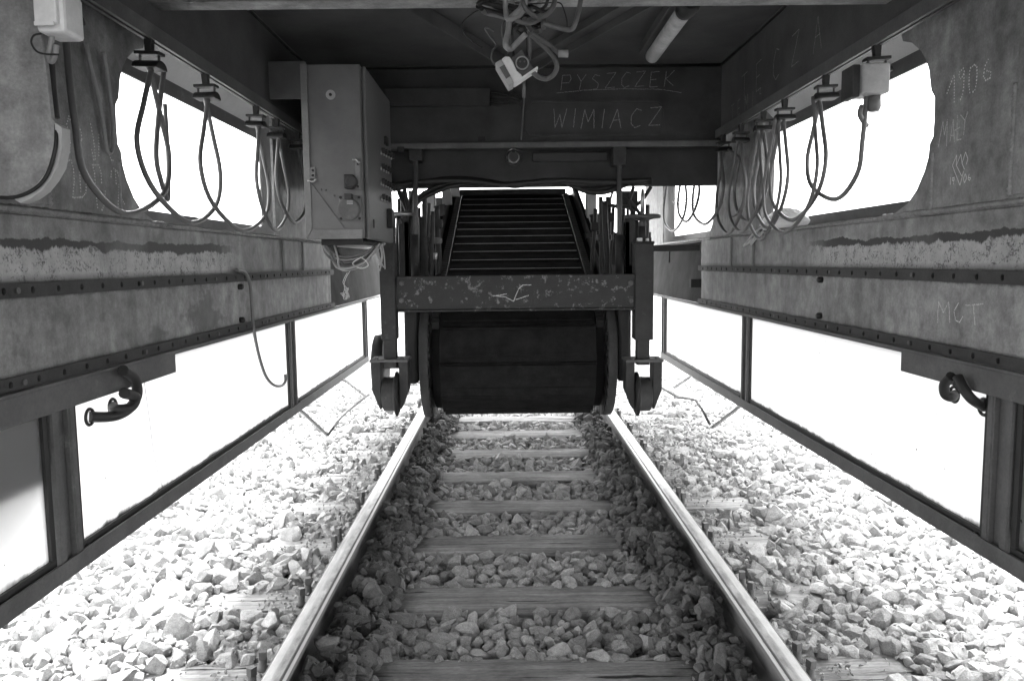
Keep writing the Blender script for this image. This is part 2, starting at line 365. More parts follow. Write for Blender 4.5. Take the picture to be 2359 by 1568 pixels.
FONT = {'P': [[(0,0),(0,1),(.5,1),(.6,.75),(.5,.5),(0,.5)]], 'Y': [[(0,1),(.3,.55),(.6,1)],[(.3,.55),(.25,0)]], 'S': [[(.55,.9),(.2,1),(.05,.75),(.5,.4),(.45,.1),(0,.02)]],
 'Z': [[(0,.95),(.6,1),(0,.02),(.62,.05)]], 'C': [[(.6,.9),(.3,1),(.05,.6),(.08,.2),(.3,0),(.6,.1)]], 'E': [[(.55,1),(0,.97),(.02,0),(.55,.03)],[(0,.5),(.42,.52)]],
 'K': [[(0,0),(.03,1)],[(.55,1),(.05,.45),(.6,0)]], 'W': [[(0,1),(.15,0),(.35,.7),(.52,0),(.7,1)]], 'I': [[(.1,0),(.12,1)]], 'M': [[(0,0),(.1,1),(.35,.35),(.6,1),(.7,0)]],
 'A': [[(0,0),(.3,1),(.6,0)],[(.12,.38),(.5,.4)]], 'T': [[(0,.97),(.7,1)],[(.35,.98),(.36,0)]], 'Ę': [[(.55,1),(0,.97),(.02,0),(.55,.03),(.42,-.16),(.6,-.2)],[(0,.5),(.42,.52)]]}
def write(text, o, right, up, size, adv=.85):
    out = []; o, right, up = Vector(o), Vector(right).normalized(), Vector(up).normalized(); x = 0
    for ch in text:
        one = []
        for ln in FONT.get(ch, []):
            j = random.uniform(-.06, .06)
            one.append([o+right*((px+x)*size)+up*((py+j)*size) for px, py in ln])
        out.append(one); x += adv if ch not in 'I' else adv*.5
    return out

# ---------------------------------------------------------------- ground and ballast bed
def struct(o): o['kind'] = 'structure'; return o
g = MB()
xs = [-400, -60, -8, -3.4, -2.5, 2.5, 3.4, 8, 60, 400]; zs = [-.9, -.9, -.75, -.7, -.12, -.12, -.7, -.75, -.9, -.9]
ysg = [-400, -30, 0, 30, 120, 600]
gv = [(x, y, z) for y in ysg for x, z in zip(xs, zs)]; n = len(xs)
g.add(gv, [(j*n+i, j*n+i+1, (j+1)*n+i+1, (j+1)*n+i) for j in range(len(ysg)-1) for i in range(n-1)])
ground = struct(g.build('ground', 'ground'))

SP0, SPD, SPW = 2.547-.12+.0, .6, .245         # sleeper centre, spacing, width
SLEEPERS = [SP0+SPD*k for k in range(-4, 14)]
X0, X1, Y0, Y1, GR = -2.5, 2.5, .9, 8.6, .01
nx, ny = int((X1-X0)/GR), int((Y1-Y0)/GR)
gx = X0+(np.arange(nx)+.5)*GR; gy = Y0+(np.arange(ny)+.5)*GR
def vnoise(n0, n1, cells, seed):
    r = np.random.default_rng(seed); gr = r.random((cells[0]+2, cells[1]+2))
    a = np.linspace(0, cells[0], n0); b = np.linspace(0, cells[1], n1); ia, ib = a.astype(int), b.astype(int)
    fa, fb = a-ia, b-ib; fa = fa*fa*(3-2*fa); fb = fb*fb*(3-2*fb)
    return ((gr[ia][:, ib]*(1-fa)[:, None]+gr[ia+1][:, ib]*fa[:, None])*(1-fb)+(gr[ia][:, ib+1]*(1-fa)[:, None]+gr[ia+1][:, ib+1]*fa[:, None])*fb)
nz1 = vnoise(nx, ny, (14, 26), 1); nz2 = vnoise(nx, ny, (40, 76), 2)
ax_ = np.abs(gx)[:, None]
def sst(a, b, x): t = np.clip((x-a)/(b-a), 0, 1); return t*t*(3-2*t)
T = np.where(ax_ > .76, -.028+.034*(nz1-.35)+.014*nz2, -.040+.014*nz1)
T = T+np.where(ax_ <= .76, (.070+.075*nz2)*sst(.44, .62, ax_+.10*(nz1-.5)), 0)
T = T+.045*sst(1.15, 1.4, ax_)-.10*sst(2.0, 2.5, ax_)
H = np.maximum(T-.07, -.8)
for c in SLEEPERS:
    j0, j1 = int((c-SPW/2-Y0)/GR), int((c+SPW/2-Y0)/GR)
    if j1 < 0 or j0 >= ny: continue
    ii = (np.abs(gx) < 1.3); H[np.ix_(ii, np.arange(max(j0, 0), min(j1, ny)))] = 0.0
rail_zone = (np.abs(gx) > .715) & (np.abs(gx) < .79)
bv = [(x, y, float(H0)) for y in np.arange(Y0-3, Y1+4, .25) for x, H0 in ((-2.55, -.20), (-2.0, -.085), (-.8, -.085), (-.45, -.085), (.45, -.085), (.8, -.085), (2.0, -.085), (2.55, -.20))]
bn = len(bv)//8; bed = MB().add(bv, [(j*8+i, j*8+i+1, (j+1)*8+i+1, (j+1)*8+i) for j in range(bn-1) for i in range(7)], True)
ballast = struct(bed.build('ballast_bed', 'bed'))

PROTO, CHIP = [], []
for k in range(30):
    r = np.random.default_rng(100+k); bm = bmesh.new(); s = np.array([1, r.uniform(.66, .95), r.uniform(.5, .78)])
    if k < 20:                                 # crushed stone: a block broken along random planes
        pts = np.array([[x, y, z] for x in (-1.15, 1.15) for y in (-1.15, 1.15) for z in (-1.15, 1.15)], float)
        for i in range(15):
            d = r.normal(size=3); d /= np.linalg.norm(d); dist = r.uniform(.74, .98)
            tmp = bmesh.new(); [tmp.verts.new(p) for p in pts]; bmesh.ops.convex_hull(tmp, input=tmp.verts)
            bmesh.ops.bisect_plane(tmp, geom=list(tmp.verts)+list(tmp.edges)+list(tmp.faces), plane_co=d*dist, plane_no=d, clear_outer=True)
            q = np.array([v.co[:] for v in tmp.verts]); tmp.free()
            keep = []
            for p in q:
                if all(np.linalg.norm(p-o_) > .16 for o_ in keep): keep.append(p)
            pts = np.array(keep)
        for p in pts: bm.verts.new(p*s+r.normal(size=3)*.015)
    else:
        for i in range(8):
            d = r.normal(size=3); d /= np.linalg.norm(d); bm.verts.new(d*r.uniform(.86, 1.1)*s)
    bmesh.ops.convex_hull(bm, input=bm.verts)
    for v in [v for v in bm.verts if not v.link_faces]: bm.verts.remove(v)
    bmesh.ops.recalc_face_normals(bm, faces=bm.faces); bmesh.ops.triangulate(bm, faces=bm.faces)
    bm.verts.ensure_lookup_table(); bm.verts.index_update()
    (PROTO if k < 20 else CHIP).append((np.array([v.co[:] for v in bm.verts]), np.array([[v.index for v in f.verts] for f in bm.faces]))); bm.free()
def rotm(r):
    q = r.normal(size=4)*np.array([2.2, .8, .8, 1.8]); q /= np.linalg.norm(q); w, x, y, z = q
    return np.array([[1-2*(y*y+z*z), 2*(x*y-z*w), 2*(x*z+y*w)], [2*(x*y+z*w), 1-2*(x*x+z*z), 2*(y*z-x*w)], [2*(x*z-y*w), 2*(y*z+x*w), 1-2*(x*x+y*y)]])
stones = []
for it in range(195000):
    grit = it >= 145000
    px = rng.uniform(X0+.05, X1-.05); py = Y0+.06+(Y1-Y0-.12)*rng.random()
    apx = abs(px)
    u = rng.random(); rad = .0175+.0175*u**1.6+(.012*rng.random() if u > .93 else 0)
    if apx > .8: rad *= 1.1
    if grit:
        rad = .005+.008*u
        if rng.random() > (1.0 if .5 < apx < 1.05 else .35): continue
    if .5 < apx < .71 or .79 < apx < .95: rad *= .86
    if .715-rad*.6 < apx < .79+rad*.6: continue
    if .84 < apx < .95 and abs((py-SP0+.3) % SPD-.3) < .10+rad and rad > .012 and rng.random() < .93: continue
    i0, j0 = int((px-X0)/GR), int((py-Y0)/GR); k = max(1, int(rad*.75/GR))
    sl = H[i0-k:i0+k+1, j0-k:j0+k+1]; h = float(sl.mean()); tt = T[i0, j0]
    if h > tt+(.03 if grit and .5 < apx < .71 or grit and apx > .79 else 0) or (sl.max()-h) > rad*1.5: continue
    if grit and apx < .5 and H[i0, j0] > -.012: continue
    z = h+rad*.42; top = z+rad*.5
    np.maximum(sl, top, out=sl); stones.append((px, py, z, rad))
st = np.array(stones)
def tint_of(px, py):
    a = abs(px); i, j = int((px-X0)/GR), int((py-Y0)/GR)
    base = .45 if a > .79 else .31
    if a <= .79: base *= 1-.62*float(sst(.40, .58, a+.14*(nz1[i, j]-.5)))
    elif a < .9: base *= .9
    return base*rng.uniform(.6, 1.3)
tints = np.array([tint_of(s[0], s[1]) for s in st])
# the 300 stones that show largest are objects of their own, the rest is one mass
dv = st[:, :3]-np.array(CAM); dep = dv@np.array(_f); uu = CU+FPX*(dv@np.array(_r))/dep; vv = CV-FPX*(dv@np.array(_u))/dep
ii = ((st[:, 0]-X0)/GR).astype(int); jj = ((st[:, 1]-Y0)/GR).astype(int)
vis = (dep > .3) & (uu > 5) & (uu < 2354) & (vv < 1560) & (st[:, 2]+st[:, 3]*.5 > H[ii, jj]-.004)
vis &= np.abs(st[:, 0]) < 2.2
score = np.where(vis, st[:, 3]/dep, 0); big = set(np.argsort(-score)[:300].tolist())
pm = []
for k, (pv, pf) in enumerate(PROTO):
    me = bpy.data.meshes.new('stone'); me.from_pydata(pv.tolist(), [], pf.tolist()); me.materials.append(M['stone']); pm.append(me)
VV, FF, TT = [], [], []; off = 0
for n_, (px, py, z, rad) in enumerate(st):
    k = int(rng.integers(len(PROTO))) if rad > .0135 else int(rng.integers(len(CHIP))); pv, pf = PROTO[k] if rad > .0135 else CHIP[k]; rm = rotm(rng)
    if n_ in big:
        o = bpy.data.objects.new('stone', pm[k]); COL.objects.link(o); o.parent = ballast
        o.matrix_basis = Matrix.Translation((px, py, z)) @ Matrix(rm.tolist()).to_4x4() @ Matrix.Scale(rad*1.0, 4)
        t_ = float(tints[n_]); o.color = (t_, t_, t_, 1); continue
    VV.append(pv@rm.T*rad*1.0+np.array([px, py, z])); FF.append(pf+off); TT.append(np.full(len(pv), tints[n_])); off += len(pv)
VV, FF, TT = np.concatenate(VV), np.concatenate(FF), np.concatenate(TT)
me = bpy.data.meshes.new('loose_ballast'); me.vertices.add(len(VV)); me.vertices.foreach_set('co', VV.ravel())
me.loops.add(FF.size); me.loops.foreach_set('vertex_index', FF.ravel().astype(np.int32)); me.polygons.add(len(FF))
me.polygons.foreach_set('loop_start', np.arange(0, FF.size, 3, dtype=np.int32)); me.update(calc_edges=True)
at_ = me.attributes.new('tint', 'FLOAT', 'POINT'); at_.data.foreach_set('value', TT.astype(np.float32))
me.materials.append(M['stone_bulk']); me.polygons.foreach_set('use_smooth', [False]*len(FF))
lb = bpy.data.objects.new('loose_ballast', me); COL.objects.link(lb); lb.parent = ballast; lb['kind'] = 'stuff'
print('proto tris', [len(f) for v, f in PROTO])
print('stones', len(st), 'tris', len(FF))

# ---------------------------------------------------------------- sleepers and rails
pl = MB().box(-.085, .085, -.10, .10, 0, .012).mesh('baseplate'); pl.materials.append(M['dark_steel'])
sc_ = MB().lathe([(.020, .0), (.020, .012), (.014, .016), (.014, .045)], (0, 0, 0), 2, 12)
sc_.box(-.0115, .0115, -.0115, .0115, .045, .072); sc_ = sc_.mesh('screw'); sc_.materials.append(M['frame_steel'])
for k, c in enumerate(SLEEPERS):
    r = np.random.default_rng(300+k); mb = MB(); nxs, hw = 52, SPW/2
    prof = [(-hw, -.14), (-hw, -.03), (-hw+.004, -.012), (-hw+.016, -.002), (-hw*.5, 0), (0, .001), (hw*.5, 0), (hw-.016, -.002), (hw-.004, -.012), (hw, -.03), (hw, -.14)]
    vs = []
    wob = np.cumsum(r.normal(size=(nxs+1, len(prof)))*.0011, axis=0); wob -= np.linspace(0, 1, nxs+1)[:, None]*wob[-1]
    wob = np.clip(wob, -.006, .004)
    tl = r.uniform(-.004, .004)
    for i in range(nxs+1):
        xx = -1.3+2.6*i/nxs
        for q, (py, pz) in enumerate(prof): vs.append((xx, c+py+wob[i, q]*.8, pz+(wob[i, q] if pz > -.05 else 0)+tl*py*4-.003))
    m_ = len(prof)
    mb.add(vs, [(i*m_+q, (i+1)*m_+q, (i+1)*m_+q+1, i*m_+q+1) for i in range(nxs) for q in range(m_-1)])
    mb.f += [tuple(range(m_)), tuple(nxs*m_+q for q in range(m_-1, -1, -1))]; mb.sm += [False]*2
    o = tag(mb.build('sleeper', 'timber'), 'weathered grey timber sleeper lying crosswise in the ballast under both rails', 'sleeper', 'timber sleepers of the track')
    for sx in (-1, 1):
        b = bpy.data.objects.new('baseplate', pl); COL.objects.link(b); b.parent = o; b.location = (sx*.7525, c, -.006)
        for dx in (-.105*sx, .142*sx):
            for dy in (-.055, .055):
                q = bpy.data.objects.new('screw', sc_); COL.objects.link(q); q.parent = o
                q.location = (sx*.7525+dx, c+dy, -.004); q.rotation_euler = (r.uniform(-.08, .08), r.uniform(-.08, .08), r.uniform(0, 3))
for sx in (-1, 1):
    prof = [(-.07, .007), (-.07, .014), (-.025, .028), (-.009, .045), (-.008, .11), (-.014, .122), (-.035, .130), (-.036, .150), (-.033, .160), (-.024, .1645), (0, .1655)]
    prof = prof+[(-a, b) for a, b in prof[-2::-1]]
    mb = MB().prism([(sx*.7525+a, b) for a, b in prof], 1, -6, 26)
    tag(mb.build('rail', 'rail'), ('steel rail with worn bright head running on the switch cabinet side' if sx < 0 else 'steel rail with worn bright head running on the side of the plastic bag'), 'rail', 'rails of the track')

# ---------------------------------------------------------------- side walls
WX = 1.2135
YN, YF = -1.4, 7.2
K1 = crop(0, 0, 2.8); K4 = crop(1760, 50, 2.614); K7 = crop(2280, 80, 3.564); K3 = crop(1600, 550, 2.457); K2 = crop(1300, 0, 3.136)
trace = [(1300,140),(1360,150),(1420,205),(1450,260),(1470,325),(1485,460),(1508,505),(1505,640),(1498,760),(1475,810),(1465,900),(1440,990),(1390,1110),(1330,1200),(1240,1280)]
near_edge = [at(*K4(*p), 0, WX) for p in trace]; near_edge = [(p.y, p.z) for p in near_edge]
ZS = 1.487                                     # sill
def opening(y1, shift):
    ne = [(y+shift, z) for y, z in near_edge]
    return [(y1, ZS), (y1, 2.15), (ne[0][0]+.05, 2.15)]+ne[:-1]+[(ne[-1][0], ZS)]
WALLS = {}
def ydir(s): return (s, 0, 0)
for s in (-1, 1):
    lab = ('dented grey steel side wall with dark paint residue behind the switch cabinet' if s < 0 else 'grey steel side wall with peeling paint band below the plastic bag')
    wall = thing('side_wall', lab, 'wall', (s*WX, 2, 1.0)); WALLS[s] = wall
    hol = [opening(3.93, 0), opening(6.38, 2.42), opening(1.42, -2.50)]
    link('window_panel', plate([(YN, ZS), (YF, ZS), (YF, 2.44), (YN, 2.44)], hol, 0, s*WX, s*(WX+.012)), 'wall', wall)
    # outer skin with its own openings, sloped head between the two skins
    XO = 1.345
    oh = [rrect(2.28, 4.16, 1.542, 1.992, .05), rrect(4.70, 6.58, 1.542, 1.992, .05), rrect(-.22, 1.55, 1.542, 1.992, .05)]
    link('outer_skin', plate([(YN, 1.47), (YF, 1.47), (YF, 2.45), (YN, 2.45)], oh, 0, s*XO, s*(XO+.01)), 'frame_steel', wall)
    for ya, yb in ((2.2, 4.1), (4.66, 6.5), (-.3, 1.6)):
        MB().add([(s*(WX+.013), ya, 2.165), (s*(WX+.013), yb, 2.165), (s*(XO-.002), yb, 2.045), (s*(XO-.002), ya, 2.045),
                  (s*(WX+.013), ya, 2.175), (s*(WX+.013), yb, 2.175), (s*(XO-.002), yb, 2.055), (s*(XO-.002), ya, 2.055)],
                 [(0,1,2,3),(7,6,5,4),(0,4,5,1),(1,5,6,2),(2,6,7,3),(3,7,4,0)]).build('window_head', 'soffit', wall)
        MB().box(s*(XO+.012), s*(XO+.016), ya+.02, yb+.1, 1.50, 2.03).build('window_pane', 'glass', wall)
    MB().box(s*WX, s*(XO-.001), YN, YF, 1.470, ZS-.002).build('window_sill', 'wall', wall)
    # band under the sill, perforated bars, lower beam
    ye = 5.12
    MB().box(s*WX, s*(WX+.1), YN, ye, 1.304, 1.4695).build('upper_beam', 'wall_upper', wall, .004)
    MB().box(s*(WX+.004), s*(WX+.1), YN, ye, 1.080, 1.3035).build('lower_beam', 'wall_lower', wall)
    for zc, hh, nm in ((1.2905, .017, 'perforated_bar'), (1.0765, .016, 'perforated_bar')):
        hs = []
        y = .9
        while y < 5.05:
            hs.append(circ(y, zc, .0085, 10)); y += .1085
        pbar = link(nm, plate([(YN, zc-hh), (ye+.03, zc-hh), (ye+.03, zc+hh), (YN, zc+hh)], hs, 0, s*(WX-.012), s*(WX-.004)), 'dark_steel', wall)
        MB().box(s*(WX-.0035), s*(WX+.0035), YN, ye, zc-hh+.002, zc+hh-.002).build('bar_backing', 'black_oily', wall)
        for q, yb in enumerate((1.78, 2.40, 3.02, 3.64, 4.27, 4.9)):
            MB().lathe([(.0075, 0), (.0075, .003), (.005, .0045)], (s*(WX-.0125), yb+.035, zc), 0, 8).build('bolt_head', 'frame_steel', pbar) if s > 0 else \
            MB().lathe([(.005, -.0045), (.0075, -.003), (.0075, 0)], (s*(WX-.0125)+.0045, yb+.035, zc), 0, 8).build('bolt_head', 'frame_steel', pbar)
    MB().box(s*(WX-.028), s*(WX+.02), YN, ye, 1.0525, 1.0595).build('ledge', 'frame_steel', wall)
    for zb in ((1.258, 1.112) if s > 0 else (1.25, 1.108)):
        yb = 3.16 if s > 0 else 3.36
        MB().lathe([(.013, 0), (.013, .014), (.008, .02)] if s < 0 else [(.008, -.02), (.013, -.014), (.013, 0)], (s*(WX+.004), yb, zb), 0, 10).build('stud', 'black_oily', wall)
    # far recessed wall beyond the beams
    cv = [(WX+.03, 1.053), (WX+.032, 1.09), (WX+.04, 1.15), (WX+.06, 1.3), (WX+.09, 1.45), (WX+.1, 1.469)]
    mb = MB(); mb.add([(s*x, y, z) for x, z in cv for y in (ye+.002, 9.0)], [(2*i, 2*i+1, 2*i+3, 2*i+2) for i in range(len(cv)-1)], True); mb.build('curved_panel', 'far_paint', wall)
    # weld beads: rippled runs of small scales
    def bead(pts, r):
        P = [Vector(p) for p in pts]; out = []; rs = []
        for a, b in zip(P, P[1:]):
            n_ = max(2, int((b-a).length/.006))
            for i in range(n_): out.append(a.lerp(b, i/n_)+Vector((0, random.uniform(-.0008, .0008), random.uniform(-.0012, .0012)))); rs.append(r*(1.25 if i % 2 else .85)*random.uniform(.9, 1.1))
        MB().tube(out, rs, 6, 0).build('weld_bead', 'weld', wall)
    bead([(s*WX, .6, ZS-.005), (s*WX, 2.66, ZS-.006)], .008); bead([(s*WX, 2.66, ZS-.010), (s*WX, 4.9, ZS-.012)], .005)
    bead([(s*WX, 2.355, ZS), (s*WX, 2.36, 1.66)], .005); bead([(s*WX, 1.985, ZS+.01), (s*WX, 1.985, 1.78)], .009)
    # header over the windows with trolley rail under it
    MB().box(s*1.162, s*1.20, YN, 4.52, 2.075, 2.442).build('header_panel', 'roof_paint', wall)
    rl = MB(); rl.box(s*1.128, s*1.133, YN, 6.6, 2.028, 2.072); rl.box(s*1.155, s*1.160, YN, 6.6, 2.028, 2.072); rl.box(s*1.133, s*1.155, YN, 6.6, 2.066, 2.072)
    rl.box(s*1.133, s*1.139, YN, 6.6, 2.028, 2.032); rl.box(s*1.149, s*1.155, YN, 6.6, 2.028, 2.032); rl.build('trolley_rail', 'frame_steel', wall)
    MB().box(s*1.10, s*1.2, 4.525, 6.6, 2.076, 2.14).build('rail_carrier', 'dark_steel', wall)
    # welded doubling plate on the near part
    MB().box(s*(WX-.006), s*(WX-.0005), -.9, 1.975, ZS+.012, 2.07).build('doubling_plate', 'wall', wall)
    # vertical seams on the far part of the upper beam
    for yb in (4.42, 4.02): MB().box(s*(WX-.004), s*(WX-.0005), yb, yb+.03, 1.31, 1.468).build('seam', 'frame_steel', wall)

wl, wr = WALLS[-1], WALLS[1]
# writing on the walls
P7 = lambda *ps: [at(*K7(*p), 0, WX) for p in ps]
dots('chalk_lettering', [P7((315,545),(345,465),(378,385)), P7((380,405),(378,630)), P7((460,325),(425,360),(420,395),(435,418),(460,390),(468,350),(465,430),(462,500),(450,570),(428,615)),
     P7((557,295),(520,325),(512,400),(510,480),(520,558)), P7((557,295),(580,305),(582,370),(575,470),(562,520),(540,540)), P7((683,245),(655,300),(645,350),(640,395),(660,432),(700,410),(708,360),(665,345))], (-1, 0, 0), .0028, .0085, 'chalk', wr)
strokes('chalk_lettering', [P7((235,1030),(278,800),(290,920),(318,780),(310,1020)), P7((340,980),(370,780),(380,980)), P7((345,925),(380,922)), P7((408,740),(402,962),(445,955)), P7((382,880),(430,850)),
     P7((435,740),(475,790),(500,710)), P7((475,790),(462,920))], (-1, 0, 0), .0030, 'chalk_faint', wr)
strokes('chalk_lettering', [P7((430,1368),(362,1190),(402,1095),(398,1190),(445,1285)), P7((398,1190),(438,1090),(448,1170),(470,1225)), P7((448,1170),(480,1070),(500,1130),(487,1180)),
     P7((345,1292),(345,1362)), P7((378,1300),(362,1300),(362,1325),(378,1322),(378,1290),(372,1360)), P7((475,1265),(460,1310),(470,1345),(490,1300),(478,1265)), P7((512,1265),(502,1310),(515,1325),(525,1300),(505,1298)), P7((430,1368),(462,1240))], (-1, 0, 0), .0024, 'chalk', wr)
P3 = lambda *ps: [at(*K3(*p), 0, WX+.004) for p in ps]
for lt in ([P3((1828,630),(1835,500),(1865,570),(1898,500),(1905,630))], [P3((1960,505),(1930,560),(1940,615),(1965,628),(1985,590))], [P3((2000,525),(2055,520),(2110,515)), P3((2050,520),(2060,645))]):
    strokes('chalk_letter', lt, (-1, 0, 0), .0035, 'chalk_faint', wr)
a, b = at(*K4(235, 480), 0, 1.162), at(*K4(610, 250), 0, 1.162)
for lt in write('TĘCZA', (1.162, 4.12, 2.15), (0, -1, 0), (0, 0, 1), .135, 1.75)+write('TEMI', (1.162, 4.3, 2.095), (0, -1, 0), (0, 0, 1), .075, 1.6): strokes('chalk_letter', lt, (-1, 0, 0), .0035, 'chalk_dim', wr)
P1 = lambda *ps: [at(*K1(*p), 0, -WX) for p in ps]
dots('chalk_lettering', [P1((480,815),(465,870),(480,930),(490,1000)), P1((480,815),(515,900)), P1((452,975),(465,1030),(475,1060)), P1((490,1000),(485,1080)), P1((540,870),(548,980),(552,1100)), P1((540,870),(565,920),(572,985),(548,985)),
     P1((632,870),(650,960),(662,1050),(665,1115)), P1((690,945),(690,1095)), P1((640,1050),(655,1120)), P1((725,930),(735,870),(745,940),(748,990)), P1((765,1085),(775,1120),(795,1125)), P1((828,910),(835,1020),(850,1135)), P1((828,910),(862,990),(880,1090),(888,910)),
     P1((472,1125),(495,1120),(512,1180),(518,1270),(510,1350),(508,1385),(575,1380)), P1((555,1140),(558,1250),(563,1345)), P1((555,1140),(590,1160),(602,1250),(600,1350),(575,1380)), P1((645,1155),(660,1210),(668,1330),(678,1430),(684,1465)), P1((645,1155),(690,1155),(705,1210),(710,1290)),
     P1((735,1340),(730,1430),(712,1470)), P1((795,1180),(820,1200),(832,1250),(828,1340),(825,1460)), P1((778,1200),(775,1240)), P1((805,1200),(812,1290)), P1((845,1380),(875,1440))], (1, 0, 0), .0027, .0085, 'chalk', wl)
# rib plate of the near frame on the cabinet side
rp = [(95, 85), (105, 150), (118, 270), (131, 285), (131, 330), (122, 375), (105, 405), (85, 430), (60, 448), (35, 458)]
rp = [at(u, v, 1, 1.6) for u, v in rp]; rp = [(p.x, p.z) for p in rp]
rib = MB().prism([(rp[0][0], 2.43)]+rp+[(-WX+.007, 1.49), (-WX+.007, 2.43)], 1, 1.6, 1.614).build('rib_plate', 'wall', wl, .002)
MB().prism([(rp[i][0]+.001, rp[i][1]) for i in range(3, 10)]+[(rp[i][0]+.014, rp[i][1]-.009) for i in range(9, 2, -1)], 1, 1.592, 1.622).build('rib_flange', 'soffit', wl)

# ---------------------------------------------------------------- skirts: frames with milky panes
POSTS = [-.2, 1.975, 4.14, 6.32]
for s in (-1, 1):
    sk = thing('skirt_frame', ('dark steel skirt frame with milky panes and hook cable under the cabinet side wall' if s < 0 else 'dark steel skirt frame with milky panes under the plastic bag side wall'), 'frame', (s*WX, 2, .55))
    for py in POSTS:
        p = MB(); p.box(s*(WX-.005), s*(WX+.05), py-.03, py-.022, .552, 1.05); p.box(s*(WX+.008), s*(WX+.05), py-.022, py+.022, .552, 1.05); p.box(s*(WX-.005), s*(WX+.05), py+.022, py+.03, .552, 1.05)
        p.box(s*(WX-.007), s*(WX+.0), py-.05, py-.03, .552, 1.05); p.box(s*(WX-.007), s*(WX+.0), py+.03, py+.05, .552, 1.05)
        p.build('post', 'frame_steel', sk)
    b = MB(); b.box(s*(WX-.012), s*(WX-.004), -2, 6.36, .545, .592); b.box(s*(WX-.004), s*(WX+.05), -2, 6.36, .545, .551); b.build('bottom_rail', 'frame_steel', sk)
    MB().box(s*(WX-.004), s*(WX+.05), -2, 7.2, 1.040, 1.0515).build('top_rail', 'frame_steel', sk)
    for k, (ya, yb) in enumerate(((-2, -.25), (-.15, 1.92), (2.03, 4.085), (4.195, 6.265))):
        f = MB(); f.box(s*(WX+.003), s*(WX+.03), ya, yb, .5515, .606); f.box(s*(WX+.003), s*(WX+.03), ya, ya+.02, .607, 1.039); f.box(s*(WX+.003), s*(WX+.03), yb-.02, yb, .607, 1.039)
        gsk = f.build('gasket', 'black_rubber', sk)
        pn = MB().box(s*(WX+.012), s*(WX+.017), ya+.012, yb-.012, .60, 1.0385).build('pane', 'pane', sk)
        if k == 2: gk2, pn2 = gsk, pn
    for yb in (2.06, 3.0, 4.06, 4.24): MB().lathe([(.008, 0), (.008, .004), (.004, .007)] if s < 0 else [(.004, -.007), (.008, -.004), (.008, 0)], (s*(WX+.003), yb, .588), 0, 8).build('screw', 'black_oily', gk2)
    # near plate the hoses pass under
    yb = 2.62 if s < 0 else 2.45
    MB().box(s*(WX-.026), s*(WX-.014), -2, yb, .985, 1.052).build('hose_plate', 'frame_steel', sk, .002)
    if s < 0:
        crk = [at(u, v, 0, -(WX+.0112)) for u, v in ((328, 838), (335, 900), (345, 970), (352, 1030), (364, 1090), (375, 1122))]
        mb = MB()
        for a, b2 in zip(crk, crk[1:]): mb.add([a+Vector((0, -.002, 0)), a+Vector((0, .002, 0)), b2+Vector((0, .002, 0)), b2+Vector((0, -.002, 0))], [(0, 1, 2, 3)])
        mb.build('crack', 'dark_steel', pn2)
    # bent stay rods and light arms reaching over the ballast
    if s < 0: arm = [((690, 945), (755, 1003)), ((790, 875), (845, 915))]
    else: arm = [((1703, 940), (1640, 985)), ((1593, 868), (1552, 893))]
    for k, (p, q) in enumerate(arm):
        pa = at(*p, 2, .545); d = Vector((-s*.30, -.0, -.16)); qy = pa.y
        qb = at(*q, 1, pa.y-.02); MB().bar((pa.x, pa.y, .553), qb, .035, .006).build('arm', 'machine_light', sk)
        arm[k] = qb
    if s < 0: rod = [(757, 1000), (785, 962), (812, 938), (850, 908)]
    else: rod = [(1635, 977), (1602, 921), (1562, 915), (1518, 888)]
    y0, y1 = arm[0].y, arm[1].y
    mb = MB().tube([at(*p, 1, y0+(y1-y0)*t) for p, t in zip(rod, (0, .35, .7, 1.0))], .007, 8, 1); mb.build('stay_rod', 'frame_steel', sk)
# added case close outside, there to shade the nearest panes
for s in (-1, 1):
    cs = thing('shade_case', ('added dark case shading the pane beside the cracked pane' if s < 0 else 'added dark case shading the pane beyond the short hooked hose'), 'case', (s*1.45, 1.2, .6))
    MB().box(s*1.236, s*1.62, -.6, 1.905 if s < 0 else 1.92, .80 if s < 0 else .6, 1.44).build('case_body', 'dark_steel', cs, .01)
    MB().box(s*1.2355, s*1.63, -.62, 1.915 if s < 0 else 1.94, 1.441, 1.465).build('case_lid', 'frame_steel', cs, .004)

# ---------------------------------------------------------------- roof, beam, bulkhead
roof = thing('roof', 'dark sheet steel ceiling with crossing braces above the conveyor', 'roof', (0, 2, 2.41))
MB().box(-1.36, 1.36, YN, 4.53, 2.438, 2.458).build('roof_sheet', 'roof_paint', roof)
for a, b in (((-.75, 2.65, 2.418), (-.03, 4.42, 2.418)), ((.75, 2.65, 2.418), (.03, 4.42, 2.418))):
    d = (Vector(b)-Vector(a)).normalized(); r_ = d.cross(Vector((0, 0, 1)))
    MB().bar(Vector(a), Vector(b), .06, .035).build('brace', 'roof_paint', roof)
    MB().bar(Vector(a)+r_*.034-Vector((0,0,.022)), Vector(b)+r_*.034-Vector((0,0,.022)), .006, .06).build('brace_flange', 'roof_paint', roof)
for s in (-1, 1): MB().tube([(s*1.155, YN, 2.431), (s*1.155, 4.5, 2.431)], .008, 6, 0).build('seam', 'black_oily', roof)
MB().tube([(-1.15, 4.49, 2.431), (1.15, 4.49, 2.431)], .010, 6, 0).build('seam', 'black_oily', roof)
bm_ = thing('roof_beam', 'pale steel cross beam under the ceiling carrying the cable tangle', 'beam', (0, 2.55, 2.2))
MB().box(-1.161, 1.161, 2.50, 2.51, 2.152, 2.437).build('web', 'wall', bm_); MB().box(-1.161, 1.161, 2.511, 2.58, 2.152, 2.160).build('flange', 'wall', bm_)
far = thing('shade_roof', 'added sheet roof shading the conveyor beyond the bulkhead', 'roof', (0, 5.5, 2.2))  # added sheet, out of view, keeps sky light off conveyor and far walls
